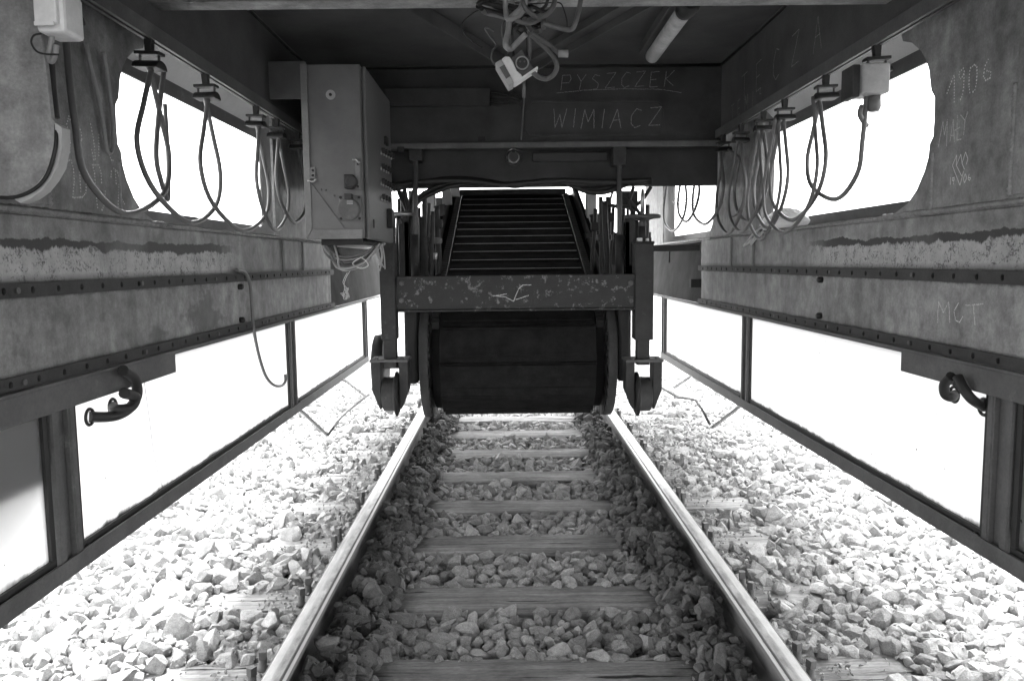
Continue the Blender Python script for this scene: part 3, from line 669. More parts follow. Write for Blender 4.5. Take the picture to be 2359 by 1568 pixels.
MB().box(-1.34, 1.34, 4.74, 8.2, 2.20, 2.22).build('roof_sheet', 'roof_paint', far)

BY = 4.5
bk = thing('bulkhead', 'dark steel bulkhead with scrawled chalk names above the conveyor', 'bulkhead', (0, BY, 1.8))
def onB(u, v, y=BY): p = at(u, v, 1, y); return p.x, p.z
zl = onB(1200, 330)[1]
MB().box(-1.161, 1.161, BY, BY+.02, zl, 2.445).build('upper_panel', 'bulk_paint', bk)
MB().box(-.9, 1.161, BY-.03, BY-.001, zl-.028, zl+.003).build('ledge', 'frame_steel', bk, .004)
zb = onB(1200, 432, BY+.2)[1]
MB().box(-1.2, 1.2, BY+.2, BY+.215, zb, zl+.02).build('lower_panel', 'bulk_paint', bk)
MB().box(-1.2, 1.2, BY+.021, BY+.2, zl-.01, zl-.002).build('shelf', 'bulk_paint', bk)
x0, z1 = onB(1210, 232); x1, z0 = onB(1530, 312)
ring = rrect(x0, x1, z0, z1, .05)
me = plate(ring, [[(x*0+(x0+x1)/2+(x-(x0+x1)/2)*.975, (z0+z1)/2+(z-(z0+z1)/2)*.88) for x, z in ring]], 1, BY-.012, BY-.0005); link('pressed_rim', me, 'bulk_paint', bk)
xa, za = onB(890, 208); xb, zb2 = onB(1130, 246)
MB().box(xa, xb, BY-.05, BY-.001, zb2, za).build('cable_duct', 'bulk_paint', bk, .004)
xa, za = onB(1225, 352, BY+.19); xb, zb2 = onB(1400, 372, BY+.19)
MB().box(xa, xb, BY+.165, BY+.199, zb2, za).build('rib', 'bulk_paint', bk, .008)
for u0, v0, u1 in ((925, 345, 0), (1110, 322, 0)):
    x_, z_ = onB(u0, v0); MB().box(x_-.02, x_+.02, BY-.034, BY-.0305, z_-.014, z_+.012).build('clip', 'black_oily', bk)
zt = onB(1300, 209)[1]; xt = onB(1292, 205)[0]
for lt in write('PYSZCZEK', (xt, BY, zt), (1, 0, .03), (.12, 0, 1), .085, .98): strokes('chalk_letter', lt, (0, -1, 0), .0032, 'chalk_dim', bk)
zt = onB(1275, 296)[1]; xt = onB(1272, 296)[0]
for lt in write('WIMIACZ', (xt, BY, zt), (1, 0, .01), (.10, 0, 1), .105, 1.04): strokes('chalk_letter', lt, (0, -1, 0), .004, 'chalk_dim', bk)
strokes('chalk_lettering', [[Vector((onB(u, v)[0], BY, onB(u, v)[1])) for u, v in ((1282, 215), (1350, 208), (1440, 205), (1520, 206), (1570, 214))]], (0, -1, 0), .003, 'chalk_dim', bk)
wires = thing('duct_wires', 'thin dark wires fanning out of the flat cable duct on the bulkhead', 'wires', (0, BY, 2.2))
for k in range(7):
    pts = [at(1128+random.uniform(-1, 2), 212+k*5, 1, BY-.025), at(1155, 214+k*5+random.uniform(-4, 4), 1, BY-.03), at(1185+random.uniform(-5, 8), 225+random.uniform(-18, 18), 1, BY-.03), at(1203+random.uniform(-4, 4), 236+random.uniform(-10, 10), 1, BY-.02), at(1206, 268+random.uniform(-10, 10), 1, BY-.012)]
    MB().tube(pts, .0045, 6, 4).build('wire', 'black_rubber', wires)
rod_ = thing('hanging_wire', 'thin wire dropping from the broken socket box to the bulkhead ledge', 'wire', tuple(at(1200, 325, 1, BY)))
MB().tube([at(1209, 200, 1, 3.2), at(1206, 250, 1, 4.2), at(1201, 322, 1, BY-.035)], .004, 6, 3).build('wire', 'cable', rod_)
# small round lamp below the ledge
lp = thing('round_lamp', 'small round glossy lamp hanging under the bulkhead ledge', 'lamp', tuple(at(1183, 375, 1, BY+.02)))
c = at(1183, 364, 1, BY+.02); MB().lathe([(.012, -.03), (.036, -.022), (.042, 0), (.040, .02), (.02, .03)], c, 1, 20).build('lamp_glass', M['bright_metal'], lp)
MB().torus(c-Vector((0, .02, 0)), 1, .041, .007).build('lamp_ring', 'black_rubber', lp); MB().box(c.x-.008, c.x+.008, c.y-.03, c.y-.005, c.z, zl-.03).build('bracket', 'dark_steel', lp)
MB().lathe([(.027, -.036), (.027, -.031)], c, 1, 16).build('lens_cap', 'black_rubber', lp)
# hose bundle along the bulkhead bottom
hb = thing('hose_bundle', 'thick black hoses sagging along the bottom edge of the bulkhead', 'hoses', tuple(at(1200, 430, 1, BY+.12)))
for k, path in enumerate(([(905, 428), (980, 418), (1060, 416), (1110, 420), (1160, 426), (1230, 420), (1300, 416), (1400, 420), (1500, 415)],
                          [(905, 436), (960, 424), (1040, 412), (1120, 418), (1180, 428), (1220, 424), (1260, 416), (1330, 424), (1420, 422), (1500, 420)],
                          [(1290, 418), (1320, 428), (1350, 440), (1385, 443), (1415, 436), (1445, 424), (1480, 420)],
                          [(1310, 420), (1335, 432), (1370, 437), (1405, 430), (1430, 420)],
                          [(1105, 422), (1050, 426), (1010, 440), (975, 456), (955, 480), (945, 530), (945, 600)],
                          [(1085, 420), (1030, 424), (990, 438), (960, 460), (940, 500), (930, 560), (928, 620)],
                          [(930, 425), (935, 455), (942, 490), (940, 540), (936, 600)], [(915, 425), (922, 450), (934, 475), (944, 520), (948, 590)], [(960, 424), (950, 450), (944, 480), (940, 540)])):
    MB().tube([at(u, v, 1, BY+.10+.012*k) for u, v in path], .016 if k < 4 else .013, 8, 4).build('hose', 'black_rubber', hb)
# fluorescent tube
tl = thing('tube_lamp', 'grimy fluorescent tube lamp under the ceiling with black end cap', 'lamp', (.67, 3.6, 2.36))
MB().lathe([(.034, 0), (.034, .70), (.028, .715)], (.672, 3.28, 2.352), 1, 20).build('tube', 'lamp_tube', tl)
MB().lathe([(.03, -.11), (.043, -.09), (.043, -.03), (.038, .01)], (.672, 3.27, 2.352), 1, 20).build('end_cap', 'black_rubber', tl)
MB().tube([(.70, 3.19, 2.35), (.74, 3.17, 2.345), (.775, 3.2, 2.35), (.775, 3.27, 2.37), (.74, 3.30, 2.395)], .006, 6, 4).build('wire', 'black_rubber', tl)
MB().box(.61, .62, 3.2, 4.0, 2.37, 2.408).build('bracket', 'roof_paint', tl)

# ---------------------------------------------------------------- switch cabinet
CY = 3.66
cb = thing('switch_cabinet', 'tall grey steel switch cabinet with sockets and rows of toggles', 'cabinet', tuple(at(765, 552, 1, CY)))
def onC(u, v, d=0): p = at(u, v, 1, CY-d); return p
pl_, pr_ = onC(692, 150), onC(843, 551); xl, xr, zt, zb = pl_.x, pr_.x, onC(760, 148).z, onC(700, 551).z
MB().box(xl+.006, xr-.006, CY+.006, 4.49, zb+.004, zt).build('cabinet_body', 'cabinet', cb, .006)
MB().box(xr-.005, xr+.014, CY+.03, 4.46, zb-.003, zt-.003).build('side_door', 'cabinet', cb, .008)
MB().box(xl+.03, xr-.01, CY, CY+.0055, zb+.03, zt-.002).build('front_panel', 'cabinet', cb)
# mitred angle frame on the front: upright, foot strip, gusset
p_, q_ = onC(707, 151).x, onC(692, 551).z
f = MB(); f.prism([(xl, zt), (p_+.0, zt), (p_, q_+.045), (xl, q_)], 1, CY-.012, CY-.001); f.build('angle_upright', 'cabinet_trim', cb, .002)
MB().prism([(xl+.002, q_-.001), (p_+.001, q_+.044), (onC(836, 530).x, q_+.043), (onC(836, 551).x, q_-.001)], 1, CY-.012, CY-.001).build('angle_foot', 'cabinet_trim', cb, .002)
ga = [onC(u, v) for u, v in ((709, 410), (709, 529), (797, 529))]
MB().prism([(p.x, p.z) for p in ga], 1, CY-.006, CY-.001).build('gusset', 'cabinet', cb, .001)
rw = onC(762, 219); MB().lathe([(.022, -.004), (.022, 0)], (rw.x, CY-.001, rw.z), 1, 20).build('washer', 'box_grey', cb); MB().lathe([(.007, -.009), (.007, -.0045)], (rw.x, CY-.001, rw.z), 1, 12).build('bolt', 'black_oily', cb)
for (u0, v0, u1, v1) in ((715, 386, 728, 412), (819, 372, 832, 437)):
    a_, b_ = onC(u0, v0), onC(u1, v1); lt_ = MB().box(a_.x, b_.x, CY-.010, CY-.001, b_.z, a_.z).build('latch', 'cabinet_trim', cb, .002)
    for vv_ in (v0+7, v1-7): e = onC((u0+u1)/2, vv_); MB().lathe([(.005, -.005), (.006, 0)], (e.x, CY-.0105, e.z), 1, 8).build('screw', 'black_oily', lt_)
for pts in (((728, 412), (722, 418), (709, 416)), ((828, 376), (820, 367), (812, 369))):
    MB().tube([onC(u, v, .016) for u, v in pts], .006, 6, 2).build('latch_lever', 'bright_metal', cb)
a_, b_ = onC(796, 404), onC(824, 436)
k = MB(); k.box(a_.x, b_.x-.012, CY-.045, CY-.001, b_.z, a_.z); k.lathe([(.026, -.05), (.026, -.004)], ((a_.x+b_.x)/2+.006, CY, (a_.z+b_.z)/2), 1, 16); k.build('small_socket', 'dark_steel', cb, .004)
a_, b_ = onC(782, 452), onC(833, 507); cx_, cz_ = (a_.x+b_.x)/2, (a_.z+b_.z)/2
sk_ = MB().box(a_.x, b_.x, CY-.012, CY-.001, b_.z, a_.z).build('socket_plate', 'cabinet_trim', cb, .003)
sl_ = MB().lathe([(.044, -.055), (.050, -.05), (.050, -.0125)], (cx_, CY, cz_-.006), 1, 28).build('socket_lid', 'frame_steel', sk_, .002)
MB().box(cx_-.016, cx_+.016, CY-.06, CY-.0125, cz_+.035, cz_+.062).build('socket_hinge', 'dark_steel', sk_, .002)
lw = onC(806, 472, .056); strokes('socket_label', [[(lw.x-.014, CY-.0555, cz_+.028-.006*i), (lw.x+.014, CY-.0555, cz_+.028-.006*i)] for i in range(3)], (0, -1, 0), .0035, 'box_grey', sk_)
for sx in (-1, 1):
    for sz in (-1, 1): MB().lathe([(.006, -.004), (.007, 0)], (cx_+sx*.043, CY-.0125, cz_+sz*.048), 1, 8).build('screw', 'black_oily', sk_)
for u, v in ((750, 438), (770, 451), (740, 437)): e = onC(u, v); MB().lathe([(.004, -.005), (.005, 0)], (e.x, CY-.001, e.z), 1, 8).build('rivet', 'frame_steel', cb)
xs_ = xr+.0145
rows = [(352, [877, 883, 889, 895, 900]), (388, [877, 883, 889, 894]), (422, [877, 882, 888, 893, 898, 902]), (458, [878, 885, 892])]
for v, us in rows:
    for q, u in enumerate(us):
        p = at(u, v+q*3, 0, xs_)
        col_ = MB().lathe([(.011, 0), (.011, .006), (.007, .008)], (xs_, p.y, p.z), 0, 10).build('switch_collar', 'bright_metal', cb)
        MB().box(xs_+.006, xs_+.022, p.y-.008, p.y+.008, p.z-.004, p.z+.024).build('toggle', 'black_rubber', col_, .002)
p = at(893, 503, 0, xs_); MB().box(xs_, xs_+.03, p.y-.03, p.y+.05, p.z-.05, p.z+.05).build('rotary_switch', 'black_oily', cb, .004)
p = at(888, 326, 0, xs_); MB().box(xs_, xs_+.012, p.y-.05, p.y+.03, p.z-.02, p.z+.02).build('name_plate', 'black_oily', cb)
p = at(858, 535, 0, xs_); MB().tube([(xs_+.008, p.y, p.z+.02), (xs_+.008, p.y, p.z+.06)], .004, 6, 0).build('door_pin', 'black_oily', cb)
MB().box(xl+.06, xr-.02, CY+.03, 4.3, zb-.028, zb+.0035).build('base_tray', 'black_oily', cb)
a_, b_ = at(612, 170, 1, CY+.1), at(690, 230, 1, CY+.1)
MB().box(a_.x, xl+.005, CY+.08, CY+.088, b_.z, a_.z+.05).build('wall_bracket', 'cabinet', cb)
# cable coil and string under the cabinet
cc = thing('cable_coil', 'bundle of thin cables drooping below the switch cabinet', 'cables', tuple(at(800, 620, 1, CY+.2)))
for k in range(24):
    u0, u1 = random.uniform(742, 772), random.uniform(868, 888); dv_ = random.uniform(35, 66); y_ = CY+.10+.009*k
    MB().tube([at(u0, 556, 1, y_), at(u0+10, 556+dv_*.55, 1, y_), at(790+random.uniform(-12, 12), 556+dv_, 1, y_), at(832, 556+dv_*.86, 1, y_), at(858, 556+dv_*.45, 1, y_), at(u1, 560, 1, y_)], .0055, 6, 4).build('wire', 'cable' if k % 3 else 'cable_light', cc)
for k in range(6):
    u_ = random.uniform(866, 884); MB().tube([at(u_, 565, 1, CY+.1), at(u_+4, 590, 1, CY+.1), at(872+3*k, 618+random.uniform(-8, 6), 1, CY+.1)], .0035, 6, 3).build('wire', 'cable_light', cc)
MB().tube([at(830, 592, 1, CY+.1), at(842, 600, 1, CY+.09), at(848, 612, 1, CY+.1), at(830, 618, 1, CY+.1), at(812, 606, 1, CY+.1), at(838, 590, 1, CY+.1)], .003, 6, 3).build('wire', 'string', cc)
sg = thing('string_knot', 'pale knotted string dangling below the cable bundle', 'string', tuple(at(795, 690, 1, CY+.15)))
pts = [at(806, 625, 1, CY+.15), at(797, 640, 1, CY+.15), at(793, 660, 1, CY+.15)]
for k in range(26): pts.append(at(795+random.uniform(-11, 11), 676+random.uniform(-13, 14), 1, CY+.15+random.uniform(-.02, .02)))
MB().tube(pts, .0016, 5, 3).build('string', 'string', sg); MB().tube([at(800, 628, 1, CY+.15), at(790, 650, 1, CY+.15), at(800, 664, 1, CY+.15)], .0016, 5, 3).build('string', 'string', sg)

# ---------------------------------------------------------------- festoon trolleys and cables
tr0 = thing('cable_trolley', '', 'trolley')
t = MB(); t.prism([(-.020, .02), (.020, .02), (.014, -.055), (-.014, -.055)], 1, -.016, .016); t.build('hanger', 'black_rubber', tr0, .003)
cbar = MB().box(-.056, .056, -.03, .03, -.070, -.0555).build('clamp_bar', 'black_rubber', tr0, .003)
for sx in (-.042, .042): MB().lathe([(.006, -.095), (.006, -.0705)], (sx, 0, 0), 2, 8).build('clamp_bolt', 'frame_steel', cbar)
t = MB(); t.prism([(math.cos(R(a))*.05, -.128+math.sin(R(a))*.036) for a in range(0, 181, 18)], 0, -.056, .056); t.build('saddle', 'black_rubber', tr0, .003)
def yrail(u, s): return (1.143-s*(-.0672))*FPX/abs(u-1165.3)
TY = {1: [yrail(u, 1) for u in (2000, 1888, 1797, 1750, 1700, 1660, 1605, 1572, 1532)], -1: [1.98]+[yrail(u, -1) for u in (380, 500, 610, 655)]+[4.15]}
TLAB = {-1: 'black cable trolley hanging from the rail on the switch cabinet side', 1: 'black cable trolley hanging from the rail on the plastic bag side'}
first = True
for s in (-1, 1):
    for k, y in enumerate(TY[s]):
        o = tr0 if first else copy_tree(tr0); first = False
        o.location = (s*1.144, y, 2.03); o.scale = (.70, .70, .70); o.rotation_euler = (0, random.uniform(-.05, .05), random.uniform(-.06, .06))
        o['label'] = TLAB[s]; o['group'] = 'festoon trolleys along the rails'
        if s > 0 and k == 0:
            o['label'] = 'black cable trolley carrying the pale grey box'; del o['group']
for s in (-1, 1):
    fc = thing('festoon_cable', ('grey cable hanging in loops from the trolleys on the switch cabinet side' if s < 0 else 'grey cable hanging in loops from the trolleys on the plastic bag side'), 'cable', (s*1.143, 3, 1.6))
    z0 = 1.952
    for k in range(len(TY[s])-1):
        ya, yb = TY[s][k], TY[s][k+1]; dep_ = {1: [.50, .56, .62, .56, .60, .50, .46, .50], -1: [.58, .58, .60, .56, .5]}[s][k]; gapw = yb-ya
        bl, bl2 = (random.uniform(.2, .34) if k else .05), random.uniform(.24, .36)
        x_ = s*(1.135+random.uniform(-.015, .015)); b1 = random.uniform(.10, .15) if k else .0; b2 = random.uniform(.11, .16); D = dep_*.78*random.uniform(.96, 1.04)
        kn = [(ya+.012, 0, 0), (ya-b1*.5, .27, .4), (ya-b1, .56, .8), (ya-b1*.55+gapw*.06, .83, 1), ((ya+yb)/2, 1.0, .6), (yb+b2*.55-gapw*.06, .83, .1), (yb+b2, .56, -.4), (yb+b2*.5, .27, -.3), (yb-.012, 0, 0)]
        pts = spline([Vector((x_-s*.018*w_, y_, z0-D*f_)) for y_, f_, w_ in kn], 4); npt = len(pts)-1
        MB().tube(pts, .0085, 8, 0).build('loop', 'cable', fc)
        if s > 0 and k in (1, 2, 3):
            pts2 = [p+Vector((-s*.022, .035*math.sin(i/npt*math.pi), -.05*math.sin(i/npt*math.pi))) for i, p in enumerate(pts)]; MB().tube(pts2, .0075, 8, 0).build('loop', 'cable', fc)
    if s < 0:
        pts = [at(u, v, 0, -1.15) for u, v in ((378, 160), (366, 260), (360, 360), (372, 420), (386, 462))]; MB().tube(pts, .0085, 8, 4).build('cable_end', 'cable', fc)
        pts = [at(u, v, 0, -1.16) for u, v in ((388, 460), (388, 400), (386, 340), (380, 240))]; MB().tube(pts, .0075, 8, 4).build('cable_end', 'cable', fc)
    else:
        pts = [at(u, v, 0, 1.14) for u, v in ((1678, 345), (1700, 360), (1718, 400), (1716, 450), (1700, 490), (1685, 500))]; MB().tube(pts, .006, 6, 4).build('cable_end', 'cable', fc)
gb = thing('control_box', 'pale grey box fixed to the trolley by the wide window', 'box', (1.10, TY[1][0], 1.9))
yk = TY[1][0]; b0, b1 = at(1983, 150, 1, yk-.03), at(2040, 218, 1, yk-.03)
MB().box(b0.x-.004, b1.x, yk-.06, yk+.05, b1.z, b0.z).build('box_body', 'box_grey', gb, .006)
MB().box(b0.x-.028, b0.x-.0045, yk-.04, yk+.05, b1.z-.008, b0.z).build('box_back', 'dark_steel', gb, .003)
MB().lathe([(.016, -.05), (.022, -.035), (.02, -.002)], ((b0.x+b1.x)/2+.015, yk-.01, b1.z), 2, 12).build('gland', 'cable', gb)
MB().tube([((b0.x+b1.x)/2-.02, yk, b1.z-.03), ((b0.x+b1.x)/2-.03, yk-.01, b1.z-.06), (1.13, yk+.02, b1.z-.09)], .009, 8, 3).build('cable_tail', 'cable', gb)

# ---------------------------------------------------------------- white switch box with cable on the rib
BX = 1.56
wb = thing('white_switch_box', 'white plastic switch box on the rib plate with a dangling cable', 'switch box', tuple(at(120, 80, 1, BX)))
a_, b_ = at(76, -30, 1, BX), at(150, 74, 1, BX)
MB().box(a_.x, b_.x, BX-.0, BX+.075, b_.z, a_.z+.0).build('box_body', 'white_plastic', wb, .008)
MB().box(a_.x+.004, b_.x-.008, BX-.012, BX-.001, b_.z+.014, a_.z-.006).build('rocker_lid', 'white_plastic', wb, .003)
MB().box(b_.x-.05, b_.x-.012, BX-.016, BX-.012, b_.z+.008, b_.z+.016).build('lid_lip', 'white_plastic', wb, .001)
MB().tube([at(120, 78, 1, BX+.03), at(118, 100, 1, BX+.03), at(112, 130, 1, BX+.03), at(118, 142, 1, BX+.03), at(126, 130, 1, BX+.03), at(130, 104, 1, BX+.03)], .0055, 8, 4).build('cable_loop', 'cable_light', wb)
MB().tube([at(95, 78, 1, BX), at(78, 82, 1, BX), at(72, 98, 1, BX), at(84, 118, 1, BX), at(105, 125, 1, BX), at(135, 126, 1, BX)], .002, 6, 4).build('thin_wire', 'black_rubber', wb)
cd_ = thing('conduit', 'dark cable conduit running down behind the rib plate edge', 'conduit', tuple(at(120, 280, 1, 1.63)))
MB().tube([at(112, 140, 1, 1.66), at(116, 200, 1, 1.66), at(124, 272, 1, 1.66)], .012, 8, 3).build('tube', 'black_rubber', cd_)
MB().tube([at(130, 288, 1, 1.60), at(128, 340, 1, 1.585), at(110, 400, 1, 1.585), at(80, 435, 1, 1.585), at(30, 455, 1, 1.585), at(-30, 452, 1, 1.585)], .004, 6, 4).build('wire', 'black_rubber', cd_)
lc = thing('scrap_cable', 'light folded cable hanging in a narrow V on the wall with dotted letters', 'cable', tuple(at(250, 345, 0, -1.2)))
MB().tube([at(u, v, 0, -1.20) for u, v in ((198, 100), (208, 150), (225, 220), (240, 300), (246, 345), (256, 350), (262, 320), (258, 260), (248, 180), (238, 120))], .006, 8, 4).build('cable', 'cable_light', lc)
# hook-shaped loose cable
hk = thing('hook_cable', 'stiff dark cable ending in a hook over the milky pane', 'cable', tuple(at(630, 890, 0, -1.18)))
MB().tube([at(u, v, 0, -1.185+.0*i) for i, (u, v) in enumerate(((545, 622), (562, 626), (575, 650), (580, 700), (585, 760), (597, 820), (612, 865), (630, 886), (648, 888), (657, 878), (657, 862)))], .0075, 8, 4).build('cable', 'cable', hk)
# hoses through the panes
for s, prs in ((-1, (((282, 852), (308, 870), (316, 905), (300, 938), (262, 958), (205, 960)), ((285, 905), (312, 915), (300, 938), (270, 943), (258, 936)))),
               (1, (((2192, 866), (2176, 885), (2178, 908), (2192, 914), (2200, 908)), ((2206, 868), (2220, 895), (2240, 920), (2268, 937))))):
    for k, pth in enumerate(prs):
        h = thing('hose', [['longer thick black hose arching from the plate into the cracked milky pane', 'shorter thick black hose bending into the upper hole of the cracked pane'], ['short hooked black hose entering the pane on the plastic bag side', 'straighter black hose slanting into the pane on the plastic bag side']][s > 0][k], 'hose', tuple(at(*pth[0], 0, s*(WX-.03))), 'hoses poked through the panes')
        n_ = len(pth); pts = [at(u, v, 0, s*(WX-.05+.062*(i/(n_-1))**3)) for i, (u, v) in enumerate(pth)]
        MB().tube(pts, .0155 if s < 0 else .014, 10, 5).build('hose_tube', 'black_rubber', h)
        e = pts[-1]; MB().torus((s*(WX+.0105), e.y, e.z), 0, .022, .005, 18, 6).build('grommet', 'black_rubber', h)

# ---------------------------------------------------------------- hanging tangle and broken socket box
TG = 2.42
tg = thing('cable_tangle', 'knot of grey cables hanging from the cross beam', 'cables', tuple(at(1200, 0, 1, TG)))
KT = crop(1120, 0, 6.532)
def tp(x, y, d=0): u, v = KT(x, y); return at(u, v, 1, TG+d)
for k, (pts, r, mt) in enumerate((
  ([(940, -150), (940, 100), (960, 280), (1010, 320), (1150, 260), (1240, 130), (1290, -100)], .009, 'cable_light'),
  ([(1740, -120), (1740, 30), (1700, 150), (1590, 250), (1450, 280), (1330, 200), (1240, 90), (1200, -60)], .008, 'cable'),
  ([(1250, -100), (1200, 120), (1080, 240), (1010, 330), (980, 520), (940, 700), (960, 780), (1030, 800), (1140, 690), (1270, 560)], .0095, 'cable_light'),
  ([(1760, -60), (1730, 60), (1640, 220), (1480, 330), (1300, 390), (1100, 330)], .007, 'cable'),
  ([(480, 90), (560, 40), (700, 70), (900, 110), (1100, 160)], .009, 'black_rubber'), ([(490, 100), (560, 150), (700, 200), (900, 240), (1000, 300)], .009, 'black_rubber'),
  ([(570, 190), (640, 220), (780, 250), (960, 300)], .008, 'cable'), ([(500, 60), (620, 10), (800, 30), (1000, 90), (1240, 140)], .006, 'black_rubber'),
  ([(2180, -80), (2140, 150), (2080, 380), (2010, 490), (1850, 470), (1700, 430), (1560, 390)], .008, 'cable'),
  ([(1560, 330), (1560, 460)], .009, 'cable'), ([(1250, 300), (1290, 400), (1360, 500), (1430, 530), (1510, 510)], .008, 'cable'),
  ([(1360, 540), (1500, 640), (1680, 760), (1820, 890)], .008, 'cable'), ([(1340, 560), (1520, 720), (1700, 900), (1775, 1060), (1740, 1200), (1620, 1290), (1480, 1260), (1380, 1180)], .008, 'cable'),
  ([(515, 160), (380, 240), (250, 360), (235, 450), (290, 580), (400, 680), (560, 780)], .0025, 'black_rubber'), ([(750, 515), (640, 460), (610, 490), (700, 620), (790, 740), (730, 830), (710, 960), (770, 1070)], .003, 'cable'),
  ([(1300, 70), (1500, 60), (1700, 45), (1830, 55), (1880, 130), (1940, 330), (1945, 440)], .0022, 'black_rubber'), ([(930, 320), (880, 480), (900, 640), (930, 700)], .003, 'cable'),
  ([(1320, 500), (1330, 700), (1330, 900), (1310, 1000)], .006, 'cable'), ([(1290, 520), (1300, 760), (1290, 920)], .005, 'black_rubber'), ([(1050, 420), (1050, 700), (1070, 900), (1090, 980), (1060, 1060), (1130, 1200)], .004, 'black_rubber'),
  ([(1060, 440), (1140, 390), (1220, 420), (1260, 500), (1200, 560), (1120, 500), (1180, 440), (1290, 470)], .006, 'black_rubber'), ([(1380, 430), (1450, 460), (1500, 490), (1520, 400), (1440, 400)], .006, 'black_rubber'),
  ([(1320, 90), (1420, 130), (1540, 190), (1640, 200)], .006, 'black_rubber'), ([(1320, 60), (1400, 30), (1450, -20)], .006, 'cable_light'), ([(960, 820), (960, 940)], .003, 'black_rubber'), ([(1240, 1290), (1240, 1600)], .005, 'cable'),
  ([(880, -120), (900, 60), (1000, 210), (1140, 240), (1260, 120), (1330, -90)], .008, 'cable'), ([(1040, -100), (1060, 60), (1150, 170), (1300, 190), (1480, 90), (1560, -90)], .007, 'cable_light'), ([(1380, -110), (1360, 60), (1290, 210), (1240, 330), (1280, 450), (1330, 520)], .008, 'cable'),
  ([(640, -60), (720, 80), (880, 180), (1060, 240), (1200, 300)], .007, 'black_rubber'), ([(1640, -80), (1600, 90), (1480, 200), (1320, 260), (1180, 330), (1120, 430)], .006, 'black_rubber'),
  ([(1180, 380), (1080, 300), (1020, 180), (1060, 80), (1180, 60), (1260, 150), (1240, 260)], .005, 'cable'))):
    MB().tube([tp(x, y, .012*math.sin(i*1.7+k)+.004*k-.05) for i, (x, y) in enumerate(pts)], r*.92, 8, 4).build('wire', mt, tg)
MB().lathe([(.011, 0), (.011, .03)], tp(1800, 880, -.01), 0, 10).build('plug', 'box_grey', tg)
sb = thing('broken_socket_box', 'broken white socket box dangling from the cable tangle', 'socket box', tuple(tp(1000, 1440)))
def face(pts, d0, d1, name, mat, bev=0):
    P = [tp(*p) for p in pts]; vs = [p+Vector((0, d0, 0)) for p in P]+[p+Vector((0, d1, 0)) for p in P]; n_ = len(P)
    return MB().add(vs, [tuple(range(n_)), tuple(range(2*n_-1, n_-1, -1))]+[(i, (i+1) % n_, n_+(i+1) % n_, n_+i) for i in range(n_)]).build(name, mat, sb, bev)
face([(768, 1070), (870, 1010), (1075, 1390), (985, 1440)], -.03, .05, 'box_front', 'box_grey', .003)
face([(872, 1008), (930, 960), (1005, 965), (1060, 1050), (1120, 1190), (1190, 1250), (1215, 1300), (1078, 1388)], -.028, .045, 'box_lid', 'white_plastic', .003)
face([(840, 1145), (920, 1100), (1020, 1280), (950, 1330)], -.0315, -.0302, 'type_label', 'frame_steel')
sbase = face([(1020, 960), (1200, 810), (1400, 1120), (1210, 1280), (1120, 1180), (1040, 1010)], .0, .03, 'socket_base', 'frame_steel', .002)
face([(1080, 1385), (1450, 1130), (1465, 1155), (1080, 1410)], -.035, .02, 'base_edge', 'white_plastic', .001)
c_ = tp(1210, 1050); MB().lathe([(.0185, -.014), (.0185, -.0005)], c_, 1, 24).build('socket_well', 'black_rubber', sbase); MB().torus(c_-Vector((0, .014, 0)), 1, .0185, .0022, 26, 6).build('socket_rim', 'box_grey', sbase)
for dx in (-.006, .007): MB().lathe([(.0025, -.018), (.0025, -.0142)], c_+Vector((dx, 0, .004)), 1, 8).build('contact', 'frame_steel', sbase)

# ---------------------------------------------------------------- plastic bag on the sill
pb = thing('plastic_bag', 'crumpled white plastic carrier bag draped over the window sill', 'bag', tuple(at(1760, 535, 0, WX+.03)))
bmh = bmesh.new(); bmesh.ops.create_icosphere(bmh, subdivisions=4, radius=1)
r = np.random.default_rng(5); ph = r.uniform(0, 6, (9, 3)); fr = r.uniform(2, 7, (9, 3))
bc0, bc1 = at(1745, 520, 0, WX+.02), at(1845, 508, 0, WX+.03)
for v in bmh.verts:
    p = np.array(v.co); w = sum(abs(math.sin(fr[i]@p+ph[i].sum())) for i in range(9))/9
    t_ = (p[1]+1)/2; q = p*(.55+.75*w); y_ = bc1.y+(bc0.y-bc1.y)*t_ + q[1]*.03
    th = .016+.055*math.sin(math.pi*min(1, max(0, t_*.75+.2)))
    v.co = (WX+.045+q[0]*.055, y_, max(1.4885, 1.497+th*(q[2]*.8+.35)))
me = bpy.data.meshes.new('bag_body'); bmh.to_mesh(me); bmh.free(); me.polygons.foreach_set('use_smooth', [False]*len(me.polygons)); link('bag_body', me, 'bag', pb)
for k, pth in enumerate(([(1765, 520), (1745, 530), (1728, 548), (1714, 566), (1722, 562), (1738, 548), (1752, 536)], [(1775, 512), (1752, 525), (1738, 545), (1730, 562), (1742, 550), (1760, 532)])):
    P = spline([at(u, v, 0, WX-.006-.006*k) for u, v in pth], 4); mb = MB(); vs = []
    for i, p in enumerate(P): w = .012*(1+.3*math.sin(i*.9)); vs += [p+Vector((0, w*.35, w*.5)), p+Vector((-.004, 0, 0)), p-Vector((0, w*.35, w*.5))]
    mb.add(vs, [(3*i+j, 3*i+j+1, 3*i+j+4, 3*i+j+3) for i in range(len(P)-1) for j in range(2)], True); o = mb.build('bag_handle', 'bag', pb)
    sdm = o.modifiers.new('thick', 'SOLIDIFY'); sdm.thickness = .0015

# ---------------------------------------------------------------- conveyor
DC, DZ, DR = 4.95, .755, .36
cvr = thing('conveyor', 'black apron conveyor rising from a large tail drum over the track', 'conveyor', (0, DC, .4))
path = []; inc = R(18.8)
